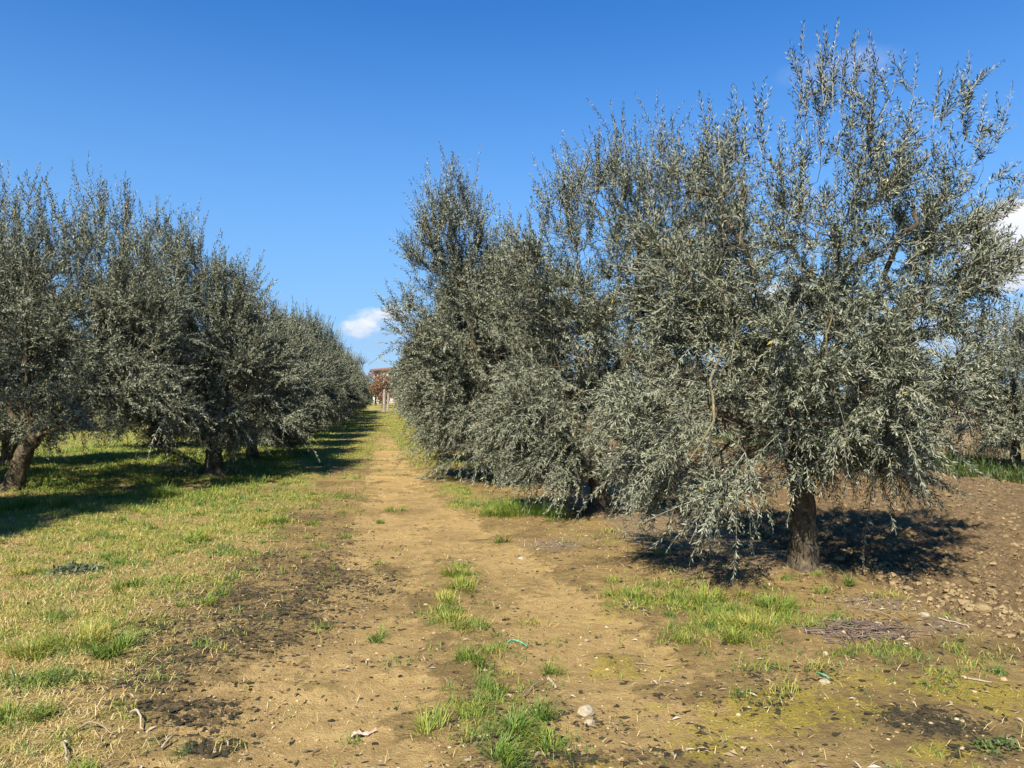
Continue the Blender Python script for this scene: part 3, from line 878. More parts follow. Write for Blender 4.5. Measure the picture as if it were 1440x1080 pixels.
ORD = ['first', 'second', 'third', 'fourth', 'fifth', 'sixth', 'seventh', 'eighth', 'ninth', 'tenth', 'eleventh', 'twelfth', 'thirteenth', 'fourteenth', 'fifteenth', 'sixteenth', 'seventeenth']
vi = 0
vr = np.random.default_rng(77)
for k in range(4):
    lo, li = generic(200 + k, 4.35 + .1 * k)
    variants.append(dict(args=(lo, li, .13 + .01 * k, 300 + k), kw=dict(n_att=850, n_twig=3300, leaf=(.078, .019), sp=.031, n_shoot=340, bottom=.3, fork=.7 + .08 * k, twl=(.3, .62), shoot_len=(.4, .95), twig_r=.0035), obj=None))


def place(x, y, label, group, s=1.0, rz=None):
    global vi
    v = variants[vi % 4]; vi += 1
    if v['obj'] is None:
        v['obj'] = olive((x, y, 0), *v['args'], **v['kw']); o = v['obj']
    else:
        o = copy_tree(v['obj'])
    o.location = (x, y, hz(x, y))
    o.rotation_euler = (0, 0, vr.random() * 6.28 if rz is None else rz)
    s = s * vr.uniform(.95, 1.08)
    o.scale = (s, s, s * vr.uniform(1.0, 1.1))
    return tag(o, label, 'olive tree', group)


for k, (x, y) in enumerate(SPOTS_L):
    place(x, y, 'olive tree, %s from the near end of the row left of the path' % ORD[k + 1], GL, .87 if k < 2 else .96)
for k, (x, y) in enumerate(SPOTS_R):
    place(x, y, 'olive tree, %s from the near end of the row right of the path' % ORD[k + 3], GR, 1.04)
for k, (x, y) in enumerate(SPOTS_R2):
    place(x, y, 'olive tree, %s from the near end of the row beyond the tilled field' % ORD[k], 'olive trees beyond the tilled field', .70)
place(*SPOTS_L2[0], 'olive tree outside the frame in front of the dark forked tree', 'olive trees in the second row left of the path', 1.2)
place(*SPOTS_L2[1], 'olive tree with a straight trunk seen in the gap behind the low limb', 'olive trees in the second row left of the path', 1.0)
place(*SPOTS_L2[2], 'olive tree outside the frame left of the dark forked tree', 'olive trees in the second row left of the path', 1.0)  # out of view, placed where its shade falls on the left lawn
place(*SPOTS_L2[3], 'olive tree added behind the dark forked tree to shade the lawn, hidden by it', 'olive trees in the second row left of the path', 1.0)  # tree added for the shade it throws on the lawn behind
for k, (x, y) in enumerate(SPOTS_L3):
    place(x, y, 'olive tree beyond the bright lawn, %s from the near end of its far row' % ORD[k], 'olive trees beyond the lawn on the left', .95)

# ------------------------------------------------------------------ things at the far end


def leaf_cloud(lobes, n_, r, size):
    pts, _ = sample_lobes(lobes, n_, r)
    d = unit(r.normal(0, 1, (n_, 3))); nn = unit(np.cross(d, r.normal(0, 1, (n_, 3)))); w = np.cross(nn, d)
    L = (size * (.6 + .8 * r.random(n_)))[:, None]
    V = np.stack([pts - d * L * .5, pts + w * L * .28, pts + d * L * .5, pts - w * L * .28], 1).reshape(-1, 3)
    q = (np.arange(n_) * 4)[:, None] + np.arange(4)[None]
    return V, q, np.repeat(r.random(n_), 4)


def crown_tree(name, x, y, h, w, mat, seed, label, cat, group=None, size=.16, n_=3500, base=.25):
    r = np.random.default_rng(seed)
    root = empty(name, (x, y, 0))
    lobes = [(0, 0, h * .6, w * .6, w * .6, h * .3)]
    for k in range(9):
        a = r.random() * 6.28
        lobes.append((w * .6 * math.cos(a), w * .6 * math.sin(a), h * r.uniform(base + .1, .85), w * .38, w * .38, h * .14))
    b = Buf()
    V, q, t = tube(np.array([[0, 0, -.1], [.03, 0, h * .3], [0, .04, h * .6], [.02, 0, h * .85]]), [.16, .12, .08, .03], 8, .1, r); b.add(V, q, t)
    for k in range(7):
        a = r.random() * 6.28; z0 = h * r.uniform(.25, .6)
        V, q, t = tube(np.array([[0, 0, z0], [w * .3 * math.cos(a), w * .3 * math.sin(a), z0 + h * .12], [w * .75 * math.cos(a), w * .75 * math.sin(a), z0 + h * .25]]), [.06, .04, .015], 5); b.add(V, q, t)
    b.build('trunk', M_BARK, root, True)
    V, q, a = leaf_cloud(lobes, n_, r, size)
    mk('crown', V, q, None, mat, root, {'rnd': a})
    return tag(root, label, cat, group)


c = P(538, 552, 92)
crown_tree('russet_tree', c[0], c[1], 4.7, 2.0, M_RUSSET, 51, 'russet leaved tree standing behind the grey post at the far end of the path', 'tree', None, .2, 4600, .05)
c = P(528, 552, 112)
crown_tree('bush', c[0], c[1], 4.0, 2.1, M_FAR, 52, 'olive green bush below the house at the far end of the path', 'bush', None, .22, 2600, .05)
c = P(545, 552, 108)
crown_tree('bush', c[0], c[1], 4.2, 2.4, M_FAR, 53, 'darker bush behind the posts at the far end of the path', 'bush', None, .22, 2600, .05)
# house
hp = P(522, 540, 150)
house = empty('house', (hp[0], hp[1], 0), -TH)
b = Buf()


def box(b, x0, x1, y0, y1, z0, z1, a=.5):
    V = [(x, y, z) for z in (z0, z1) for y in (y0, y1) for x in (x0, x1)]
    b.add(V, [(0, 2, 3, 1), (4, 5, 7, 6), (0, 1, 5, 4), (2, 6, 7, 3), (0, 4, 6, 2), (1, 3, 7, 5)], None, a)


box(b, .35, 13, 0, 9, -.2, 6.35); b.build('wall', M_PLASTER, house)
b = Buf()
b.add([(-.25, -.6, 6.36), (13.6, -.6, 6.36), (13.6, 9.6, 6.36), (-.25, 9.6, 6.36), (-.25, -.6, 6.55), (13.6, -.6, 6.55), (13.6, 9.6, 6.55), (-.25, 9.6, 6.55), (3.5, 4.5, 7.15), (10, 4.5, 7.15)],
      [(0, 3, 2, 1), (0, 1, 5, 4), (1, 2, 6, 5), (2, 3, 7, 6), (3, 0, 4, 7), (4, 5, 9, 8), (6, 7, 8, 9)], [(5, 6, 9), (7, 4, 8)])
roof = b.build('roof', M_ROOF, house)
b = Buf(); box(b, 5, 5.7, 3, 3.7, 6.8, 7.7); b.build('chimney', M_PLASTER, roof)
for wx, wz in ((.75, 4.9), (3.4, 4.6), (6.6, 4.6), (9.8, 4.6), (1.6, 1.2), (4.8, 1.2), (8.2, 1.2)):
    b = Buf(); box(b, wx, wx + .95, -.06, .1, wz, wz + 1.25); b.build('window', M_SHUTTER, house)
tag(house, 'pale plastered house with a terracotta roof beyond the end of the path', 'house')

# posts
pr = np.random.default_rng(9)
for (px, py, d, hgt, rad, label) in ((540, 579, 70, 2.0, .13, 'tall weathered grey post standing at the far end of the path'), (545.5, 577, 74, 1.7, .10, 'shorter pale post just right of the tall grey post')):
    c = P(px, py, d)
    pts = np.array([[0, 0, -.2], [.01, 0, hgt * .3], [.03, .01, hgt * .7], [.035, .01, hgt]])
    V, q, t = tube(pts, [rad, rad * .97, rad * .94, rad * .9], 10, .05, pr)
    o = mk('post', V, q, t, M_POST, None, {'rnd': np.zeros(len(V))}, False, (c[0], c[1], 0))
    tag(o, label, 'post', 'posts at the end of the path')

# distant hedgerow: reads as one far mass
lo = []
fr = np.random.default_rng(61)
for k in range(150):
    x = fr.uniform(-150, 190); y = fr.uniform(150, 185) + abs(x) * .12
    if -22 < x - (hp[0] + (y - hp[1]) * .05) < 30 and y < hp[1] + 14: continue
    w = fr.uniform(2.2, 4.5)
    lo.append((x, y, fr.uniform(1.2, 2.2), w, w, fr.uniform(1.6, 3.3)))
V, q, a = leaf_cloud(lo, 60000, fr, .55)
V[:, 2] = np.maximum(V[:, 2], -.1)
tag(mk('far_wood', V, q, None, M_FAR, None, {'rnd': a}), 'low dark green wood closing the view far behind the olive rows', 'wood', None, 'stuff')

# ------------------------------------------------------------------ blades, litter, stones


def blades(x, y, z, hgt, wid, r, lean=.35, bend=.6, hue=None, hue_j=.12, az=None):
    n_ = len(x)
    a = r.random(n_) * 6.28 if az is None else az
    l = np.clip(np.abs(r.normal(lean, .28, n_)), 0, 1.45)
    d = np.stack([np.cos(a), np.sin(a), np.zeros(n_)], -1)
    wa = a + math.pi / 2 + r.normal(0, .5, n_)
    w = np.stack([np.cos(wa), np.sin(wa), np.zeros(n_)], -1)
    b0 = np.stack([x, y, z], -1)
    H = hgt[:, None]; W = wid[:, None] * .5
    t2 = np.clip(l + bend * (.3 + r.random(n_)), 0, 1.75)
    mid = b0 + H * .52 * (d * np.sin(l)[:, None] + np.array([0, 0, 1.]) * np.cos(l)[:, None])
    tip = mid + H * .52 * (d * np.sin(t2)[:, None] + np.array([0, 0, 1.]) * np.cos(t2)[:, None])
    V = np.stack([b0 - w * W, b0 + w * W, mid + w * W * .8, mid - w * W * .8, tip], 1).reshape(-1, 3)
    V[:, 2] = np.maximum(V[:, 2], np.repeat(z, 5) - .005)
    b = (np.arange(n_) * 5)[:, None]
    q = b + np.array([[0, 1, 2, 3]]); t = b + np.array([[3, 2, 4]])
    rn = np.clip((np.zeros(n_) if hue is None else hue) + r.normal(0, hue_j, n_), 0, 1)
    return V, q, t, np.repeat(rn, 5)


def scatter(n_, r, y0=2.6, y1=26, xl=None):
    """random ground points, thinning out with distance"""
    d = y0 * (y1 / y0) ** r.random(n_)
    u = r.uniform(-.80, .86, n_)
    return u * d * 1.0 + d * .17, d * (1 - .12 * u)


gr_ = np.random.default_rng(31)
# short living turf, in clumps
x, y = scatter(420000, gr_, 2.6, 45)
k = masks(x, y)
cl = fbm(x, y, 5, 3, 41)
pr_ = np.clip(k['grass'] * 1.25 - .32 + 1.0 * cl, 0, 1)
sel = gr_.random(len(x)) < pr_ * .85
x, y = x[sel], y[sel]; g = k['grass'][sel]; n1 = k['n1'][sel]; n2 = k['n2'][sel]
h_ = gr_.uniform(.02, .055, len(x)) * (1 + .5 * g) * (1 + .015 * y)
hue = np.clip(.50 + .5 * n1 + .5 * n2 - .22 * (cl[sel] > .12), .02, .95)
cx_, cy_ = scatter(5200, gr_, 2.7, 22)
kk = masks(cx_, cy_)
ok = (gr_.random(len(cx_)) < np.clip(kk['grass'] * 1.15 - .12, .02, .9) * np.where((cx_ < -.8) & (cy_ < 8), .42, 1)) & (kk['till'] < .3)
cx_, cy_ = cx_[ok], cy_[ok]
nb_ = gr_.integers(14, 70, len(cx_)); ci = np.repeat(np.arange(len(cx_)), nb_)
sp_ = gr_.uniform(.018, .06, len(cx_))[ci] * (1 + .02 * cy_[ci])
x2 = cx_[ci] + gr_.normal(0, 1, len(ci)) * sp_; y2 = cy_[ci] + gr_.normal(0, 1, len(ci)) * sp_
h2 = (gr_.uniform(.03, .10, len(cx_))[ci]) * gr_.uniform(.5, 1.2, len(ci)) * (1 + .01 * y2)
hu2 = np.clip(gr_.normal(.44, .2, len(cx_)), 0, .9)[ci]
x = np.concatenate([x, x2]); y = np.concatenate([y, y2]); h_ = np.concatenate([h_, h2]); hue = np.concatenate([hue, hu2])
V, q, t, a = blades(x, y, height(x, y), h_, .0026 + .00042 * y + 0 * x, gr_, .55, .9, hue, .15)
tag(mk('short_grass', V, q, t, M_GRASS, None, {'rnd': a}), 'short yellow green turf growing in patches beside the path', 'grass', None, 'stuff')
print('turf', len(x))
# dry straw
x, y = scatter(420000, gr_, 2.6, 16)
k = masks(x, y)
cl = fbm(x, y, 4, 3, 47)
sel = gr_.random(len(x)) < np.clip(k['dry'] * 1.0 + .5 * k['litter'] * .4 + .03 + .5 * cl * k['dry'] - .3 * k['soil'], .022, 1) * .42 * (1 - k['till'])
x, y = x[sel], y[sel]
V, q, t, a = blades(x, y, height(x, y) + .002, gr_.uniform(.02, .075, len(x)), .0018 + .00035 * y, gr_, 1.15, .5, gr_.uniform(.2, 1, len(x)) ** .8, .1)
tag(mk('dry_grass', V, q, t, M_STRAW, None, {'rnd': a}), 'short dead straw coloured grass left of the path', 'dry grass', None, 'stuff')
print('straw', len(x))


# flat ragged flakes: dark algae crust
def flakes(x, y, z, size, r, up=.3):
    n_ = len(x); m_ = 7
    a = np.arange(m_)[None] * 2 * math.pi / m_ + r.random((n_, 1)) * 6.28
    rr = size[:, None] * (.35 + 1.2 * r.random((n_, m_)))
    st = .6 + .8 * r.random((n_, 1))
    V = np.stack([x[:, None] + rr * np.cos(a) * st, y[:, None] + rr * np.sin(a) / st, z[:, None] + size[:, None] * up * r.random((n_, m_)) - .001], -1)
    C = np.stack([x, y, z + size * up * (.4 + r.random(n_))], -1)[:, None]
    V = np.concatenate([V, C], 1).reshape(-1, 3)
    b = (np.arange(n_) * (m_ + 1))[:, None]; j = np.arange(m_)[None]
    t = np.stack([b + j, b + (j + 1) % m_, b + m_ + 0 * j], -1).reshape(-1, 3)
    return V, t, np.repeat(r.random(n_), m_ + 1)


x, y = scatter(300000, gr_, 2.7, 16)
k = masks(x, y); cl = sstep(.0, .3, fbm(x, y, 11, 3, 53) + .32 * k['dark'] - .05)
sel = gr_.random(len(x)) < np.clip((k['dark'] ** 1.2 * 1.0 + .06) * cl * .9 + .004 * (k['till'] < .2) * (y < 8), 0, 1) * (1 - k['till'])
x, y = x[sel], y[sel]
V, t, a = flakes(x, y, height(x, y), np.clip(np.exp(gr_.normal(math.log(.0085), .45, len(x))), .003, .024) * (.8 + .03 * y), gr_, .45)
tag(mk('dark_crust', V, None, t, M_CRUST, None, {'rnd': a}), 'blackish dried crust flakes scattered over the bare soil', 'soil crust', None, 'stuff')
print('crust', len(x))

# fallen leaves and bits under the right row
x, y = scatter(70000, gr_, 2.7, 16)
k = masks(x, y)
sel = gr_.random(len(x)) < np.clip(k['litter'] ** 1.5 * .6 + .035, 0, 1) * (1 - .9 * k['till'])
x, y = x[sel], y[sel]; n_ = len(x); z = height(x, y)
az = gr_.random(n_) * 6.28; L = gr_.uniform(.03, .065, n_); W = L * gr_.uniform(.12, .3, n_)
d = np.stack([np.cos(az), np.sin(az), gr_.normal(0, .2, n_)], -1); w = np.stack([-np.sin(az), np.cos(az), gr_.normal(0, .4, n_)], -1)
c0 = np.stack([x, y, z + .006], -1)
V = np.stack([c0 - d * L[:, None] * .5, c0 + w * W[:, None] * .5 + [0, 0, .006], c0 + d * L[:, None] * .5, c0 - w * W[:, None] * .5 + [0, 0, .004]], 1).reshape(-1, 3)
tag(mk('leaf_litter', V, (np.arange(n_) * 4)[:, None] + np.arange(4)[None], None, M_LITTER, None, {'rnd': np.repeat(gr_.random(n_), 4)}), 'brown fallen olive leaves and twig bits under the right row', 'leaf litter', None, 'stuff')

# clods and pebbles
ICO_V = []
g_ = (1 + 5 ** .5) / 2
for s1 in (-1, 1):
    for s2 in (-g_, g_):
        ICO_V += [(0, s1, s2), (s1, s2, 0), (s2, 0, s1)]
ICO_V = unit(np.array(ICO_V))
_c = []
for i in range(12):
    for j in range(i + 1, 12):
        for k_ in range(j + 1, 12):
            e = [np.linalg.norm(ICO_V[i] - ICO_V[j]), np.linalg.norm(ICO_V[j] - ICO_V[k_]), np.linalg.norm(ICO_V[i] - ICO_V[k_])]
            if max(e) < 1.1:
                f_ = (i, j, k_)
                if np.dot(np.cross(ICO_V[j] - ICO_V[i], ICO_V[k_] - ICO_V[i]), ICO_V[i]) < 0: f_ = (i, k_, j)
                _c.append(f_)
ICO_F = np.array(_c)
_mid = {}
_v = [tuple(v_) for v_ in ICO_V]; _f = []


def _m(a_, b_):
    k_ = (min(a_, b_), max(a_, b_))
    if k_ not in _mid:
        p_ = np.array(_v[a_]) + np.array(_v[b_]); _v.append(tuple(p_ / np.linalg.norm(p_))); _mid[k_] = len(_v) - 1
    return _mid[k_]


for a_, b_, c_ in ICO_F:
    ab, bc, ca = _m(a_, b_), _m(b_, c_), _m(c_, a_)
    _f += [(a_, ab, ca), (b_, bc, ab), (c_, ca, bc), (ab, bc, ca)]
ICO2_V, ICO2_F = np.array(_v), np.array(_f)


def lumps(x, y, z, size, r, flat=.7, jag=.3, V0=ICO_V, F0=ICO_F, a=None):
    n_ = len(x); m_ = len(V0)
    s = size[:, None, None] * (1 + jag * r.normal(0, 1, (n_, m_, 1)))
    st = np.stack([.7 + .6 * r.random(n_), .7 + .6 * r.random(n_), flat * (.8 + .4 * r.random(n_))], -1)[:, None]
    an = r.random(n_) * 6.28
    V = V0[None] * s * st
    vx = V[..., 0] * np.cos(an)[:, None] - V[..., 1] * np.sin(an)[:, None]; vy = V[..., 0] * np.sin(an)[:, None] + V[..., 1] * np.cos(an)[:, None]
    V = np.stack([vx + x[:, None], vy + y[:, None], V[..., 2] + (z + size * flat * .35)[:, None]], -1).reshape(-1, 3)
    t = (np.arange(n_) * m_)[:, None, None] + F0[None]
    return V, t.reshape(-1, 3), np.repeat(r.random(n_) if a is None else a, m_)


x, y = scatter(100000, gr_, 3.2, 18)
k = masks(x, y)
edge = np.exp(-((x - FIELD_X0 - .3) / .3) ** 2)
sel = (k['till'] > .45) & (gr_.random(len(x)) < .4 + .6 * edge)
x, y, edge = x[sel], y[sel], edge[sel]
sz = np.exp(gr_.normal(math.log(.009), .55, len(x))) * (1 + .1 * edge) * (1 + .03 * y)
sz = np.minimum(sz, .04)
V, t, a = lumps(x, y, height(x, y) - sz * .25, sz, gr_, .75, .3, a=np.clip(gr_.beta(1.3, 3.2, len(x)) + .42 * edge, 0, 1))
tag(mk('soil_clods', V, None, t, M_CLOD, None, {'rnd': a}), 'broken brown clods covering the tilled field', 'clods', None, 'stuff')
print('clods', len(x))
x, y = scatter(12000, gr_, 2.7, 14)
k = masks(x, y)
sel = (k['till'] < .3) & (gr_.random(len(x)) < .3 + .5 * k['litter'] + .2 * k['soil'])
x, y = x[sel], y[sel]
V, t, a = lumps(x, y, height(x, y), np.exp(gr_.normal(math.log(.0045), .45, len(x))), gr_, .6, .18)
tag(mk('grit', V, None, t, M_PEBBLE, None, {'rnd': a}), 'small pale grit and crumbs lying on the bare soil', 'grit', None, 'stuff')

# larger stones, each its own thing
for (px, py, s, label) in ((823, 996, .045, 'largest pale stone beside the grass tuft at bottom centre'), (829, 1010, .026, 'smaller flat stone in front of the pale stone at bottom centre'),
                           (1383, 872, .055, 'big pale clod at the foot of the tilled edge'), (1405, 862, .045, 'tan clod behind the big pale clod at the tilled edge'), (1363, 870, .035, 'small pale clod left of the big pale clod'),
                           (1300, 868, .04, 'flat tan stone on the litter below the tilled edge'), (1235, 877, .025, 'round yellowish stone on the dark twig heap'), (1253, 820, .05, 'lumpy tan clod by the shaded hollow right of the trunk'),
                           (1161, 921, .028, 'grey stone below the yellow grass patch'), (1160, 962, .026, 'brownish stone beside the pale green twine'), (1280, 832, .05, 'jagged tan clod on the crest of the tilled edge'), (733, 783, .035, 'pale stone lying between path and right row'),
                           (1422, 893, .035, 'tan clod nearest the right edge of the photo'), (1268, 762, .04, 'pale clod lying out on the brown tilled soil')):
    c = G(px, py)
    r = np.random.default_rng(int(px * 7 + py))
    V, t, a = lumps(np.zeros(1), np.zeros(1), np.zeros(1), np.array([s]), r, .62, .09, ICO2_V, ICO2_F)
    o = mk('clod' if 'clod' in label else 'stone', V, None, t, M_CLOD if 'clod' in label else M_STONE, None, {'rnd': np.full(len(V), .6)}, False, (c[0], c[1], hz(*c) - s * .1))
    tag(o, label, 'clod' if 'clod' in label else 'stone', 'stones and large clods on the ground')

# grass tufts, each its own thing
TUFTS = [(735, 722, .55, .24, 900, .22, 'large bright green grass clump in front of the shadow by the right row'), (700, 725, .35, .16, 350, .38, 'yellowish grass clump left of the large bright clump'),
         (535, 890, .13, .09, 90, .12, 'small dark green tuft alone on the left wheel track'), (668, 928, .15, .11, 110, .12, 'spreading green tuft in the middle strip, above the bottom cluster'),
         (768, 938, .11, .10, 70, .2, 'thin pale green tuft with a stick beside it'), (757, 1005, .08, .15, 90, .1, 'upright dark green tuft at bottom centre'), (715, 1030, .20, .13, 190, .22, 'wide green tuft left of the upright dark tuft'),
         (602, 1035, .10, .14, 90, .3, 'spiky tuft at the left edge of the bottom cluster'), (690, 1068, .16, .14, 150, .2, 'tuft cut by the bottom edge of the photo'), (775, 1045, .14, .12, 110, .28, 'loose tuft right of the bottom cluster'),
         (700, 970, .12, .10, 70, .3, 'sparse tuft above the bottom cluster'), (645, 805, .22, .13, 170, .28, 'tuft at the far end of the middle strip'), (655, 825, .2, .12, 150, .4, 'second tuft down the far middle strip'),
         (630, 845, .2, .10, 130, .5, 'yellowing tuft halfway down the middle strip'), (640, 872, .25, .09, 170, .68, 'straw yellow tuft of the middle strip'), (704, 760, .1, .13, 60, .1, 'small blue green tuft on the path by the right row'),
         (990, 848, .25, .14, 210, .35, 'green tuft at the left of the patch below the near trunk'), (1085, 855, .22, .13, 190, .3, 'green tuft at the back of the patch below the near trunk'), (1050, 880, .34, .10, 460, .58, 'bright yellow grass in the centre of the patch below the near trunk'),
         (1030, 900, .16, .12, 140, .3, 'green tuft at the front of the patch below the near trunk'), (1190, 828, .06, .14, 45, .06, 'dark green tuft right of the near trunk'), (1157, 838, .05, .12, 35, .1, 'slim tuft close below the near trunk'),
         (895, 840, .15, .12, 100, .4, 'lone yellow green tuft left of the patch below the near trunk'),
         (165, 920, .14, .17, 190, .12, 'tall fresh green tuft at left, right end of the long clump'), (110, 910, .3, .16, 320, .55, 'long clump of bending yellow grass at left'), (50, 925, .2, .14, 180, .45, 'yellow green tuft left of the long clump'),
         (25, 1018, .17, .12, 170, .35, 'bright tuft near the bottom left corner'), (265, 762, .25, .18, 170, .35, 'tuft on the sunny grass left of the path'), (190, 825, .2, .10, 160, .22, 'low green tuft left of the dark crust'),
         (270, 855, .16, .1, 120, .3, 'green tuft at the edge of the dark crust'), (390, 735, .3, .14, 190, .3, 'tuft near the shadow edge left of the path'), (557, 718, .14, .12, 60, .25, 'tuft standing in the middle of the far dirt'),
         (30, 805, .3, .09, 200, .55, 'yellow strip of grass left of the grey weed'), (230, 700, .35, .25, 300, .15, 'tall grass at the edge of the shade on the left'), (30, 715, .5, .3, 420, .1, 'deep green grass in the shade at the left edge')]
for i, (px, py, rad, hgt, n_, hue, label) in enumerate(TUFTS):
    c = G(px, py); r = np.random.default_rng(500 + i)
    n_ = int(n_ * 1.25); rad *= 1.2
    # a few sub-clumps so that the tuft is uneven
    kc = max(3, int(rad * 12)); cxy = r.normal(0, rad * .3, (kc, 2)); wh = r.integers(0, kc, n_)
    x = cxy[wh, 0] + r.normal(0, rad * .13, n_); y = cxy[wh, 1] + r.normal(0, rad * .13, n_)
    z = height(x + c[0], y + c[1])
    az = np.arctan2(y - cxy[wh, 1] * .5, x - cxy[wh, 0] * .5) + r.normal(0, .6, n_)
    hh = hgt * r.uniform(.45, 1.15, n_) * (.75 + .5 * r.random(kc))[wh]
    V, q, t, a = blades(x, y, z, hh, np.full(n_, .0030 + .0005 * c[1]), r, .62, .75, np.full(n_, hue * .75 + .28) + .25 * (r.random(kc)[wh] - .5), .12, az)
    z0 = hz(*c); V[:, 2] -= z0
    o = mk('grass_tuft', V, q, t, M_GRASS, None, {'rnd': a}, False, (c[0], c[1], z0))
    tag(o, label, 'grass tuft', 'grass tufts along the path')


def rosette(name, px, py, rx, ry, n_, size, mat, seed, label, cat, hgt=.05):
    c = G(px, py); r = np.random.default_rng(seed)
    an = r.random(n_) * 6.28; q_ = np.sqrt(r.random(n_)); x = rx * q_ * np.cos(an) + r.normal(0, .03, n_); y = ry * q_ * np.sin(an) + r.normal(0, .03, n_)
    z = height(x + c[0], y + c[1]) - hz(*c) + hgt * r.random(n_) * (1.1 - q_)
    d = unit(np.stack([r.normal(0, 1, n_), r.normal(0, 1, n_), np.abs(r.normal(.3, .4, n_))], -1)); w = unit(np.cross(d, np.array([0, 0, 1.]) + r.normal(0, .3, (n_, 3)))); 
    L = (size * (.6 + .8 * r.random(n_)))[:, None]; p0 = np.stack([x, y, z], -1)
    V = np.stack([p0, p0 + d * L * .5 + w * L * .24, p0 + d * L, p0 + d * L * .5 - w * L * .24], 1).reshape(-1, 3)
    # keep the upper leaf side up
    qd = (np.arange(n_) * 4)[:, None] + np.arange(4)[None]
    o = mk(name, V, qd, None, mat, None, {'rnd': np.repeat(r.random(n_), 4)}, False, (c[0], c[1], hz(*c)))
    return tag(o, label, cat)


rosette('ground_weed', 105, 802, .22, .16, 700, .035, M_GREYWEED, 701, 'low grey green weed among the yellow grass at left', 'weed', .07)
rosette('ground_weed', 70, 962, .22, .10, 900, .02, M_WEED, 702, 'low clover like green weed in front of the long yellow clump', 'weed', .04)
rosette('ground_weed', 1400, 1058, .09, .05, 160, .03, M_WEED, 703, 'small green weed on dark crust near the bottom right corner', 'weed', .04)

# sticks and twine


def lying(name, pts_px, r0, r1, mat, label, cat, seed=1, lift=.006, group=None, arc=0.0):
    r = np.random.default_rng(seed)
    p_ = np.array([G(*q_) for q_ in pts_px]); c = p_[0]
    t_ = np.linspace(0, 1, 12); s_ = np.linspace(0, 1, len(p_))
    x = np.interp(t_, s_, p_[:, 0]) + r.normal(0, .0025, 12); y = np.interp(t_, s_, p_[:, 1]) + r.normal(0, .0025, 12)
    z0 = hz(*c); z = height(x, y) - z0 + lift + arc * np.sin(t_ * math.pi)
    V, q, t = tube(np.stack([x - c[0], y - c[1], z], -1), np.linspace(r0, r1, 12), 6)
    o = mk(name, V, q, t, mat, None, {'rnd': np.full(len(V), r.random())}, True, (c[0], c[1], z0))
    return tag(o, label, cat, group)


lying('twine', ((714, 903), (722, 900), (732, 901), (741, 905)), .004, .004, M_TWINE, 'short bright green piece of twine on the soil beside the middle strip', 'twine', 2, .006, None, .012)
lying('twine', ((1150, 949), (1156, 954), (1165, 958)), .006, .005, M_PALETWINE, 'short pale green piece of twine near the brownish stone', 'twine', 3, .006, None, .01)
sg = 'dry sticks lying on the ground'
lying('stick', ((1356, 959), (1375, 962), (1394, 965)), .006, .004, M_STICK, 'straight pale stick on the moss at lower right', 'stick', 4, .006, sg)
lying('stick', ((772, 948), (778, 956), (782, 963)), .009, .008, M_STICK, 'short thick stick by the thin pale tuft', 'stick', 5, .008, sg)
lying('stick', ((733, 985), (750, 970), (768, 953)), .003, .002, M_STICK, 'long thin straw stem leaning through the middle strip', 'stick', 6, .02, sg)
lying('stick', ((752, 1062), (762, 1058), (772, 1056)), .009, .007, M_STICK, 'blunt dry stick at bottom centre', 'stick', 7, .008, sg)
lying('stick', ((110, 1034), (125, 1028), (140, 1030), (158, 1038)), .006, .003, M_STICK, 'pale curved root on the straw at bottom left', 'stick', 8, .012, sg, .02)
lying('stick', ((184, 1008), (192, 1014), (198, 1022), (200, 1028)), .007, .004, M_STICK, 'hooked pale root right of the curved root', 'stick', 9, .012, sg, .03)
lying('stick', ((228, 1052), (240, 1042), (252, 1030)), .006, .003, M_STICK, 'thin pale root at the edge of the black crust', 'stick', 10, .01, sg, .02)
lying('stick', ((88, 1050), (92, 1062), (95, 1078)), .006, .004, M_STICK, 'pale stalk near the bottom left edge', 'stick', 11, .012, sg, .02)
lying('stick', ((893, 931), (905, 930), (918, 928)), .006, .004, M_STICK, 'flat pale stick on the mossy soil left of the twine', 'stick', 12, .006, sg)
lying('stick', ((1215, 861), (1235, 866), (1262, 874)), .006, .003, M_STICK, 'long grey twig above the dark twig heap', 'stick', 13, .012, sg, .01)
lying('stick', ((1320, 873), (1345, 879), (1362, 884)), .007, .004, M_STICK, 'pale split stick below the small pale clod', 'stick', 14, .01, sg)

# heap of dark twigs
c = G(1215, 888); r = np.random.default_rng(90); bf = Buf()
for i in range(240):
    a = r.normal(0, .5) + (0 if r.random() < .7 else 1.2); ln = r.uniform(.06, .2)
    x0, y0 = np.clip(r.normal(0, .2), -.36, .36), np.clip(r.normal(0, .12), -.2, .2)
    ps = np.array([[x0 - ln * math.cos(a) / 2, y0 - ln * math.sin(a) / 2], [x0, y0], [x0 + ln * math.cos(a) / 2, y0 + ln * math.sin(a) / 2]])
    zz = height(ps[:, 0] + c[0], ps[:, 1] + c[1]) - hz(*c) + .005 + .035 * r.random() * math.exp(-(x0 ** 2 + y0 ** 2) / .05) + r.normal(0, .004, 3)
    V, q, t = tube(np.column_stack([ps, zz]), [.003, .0035, .002], 4); bf.add(V, q, t, r.random())
M_DTWIG = plain_mat('dark_twig', (.07, .05, .038), (.22, .165, .125), 40, .8, .2, .3, True)
tag(bf.build('twig_heap', M_DTWIG, None, True, (c[0], c[1], hz(*c))), 'low heap of purplish brown twigs beside the yellow grass patch', 'twig heap')

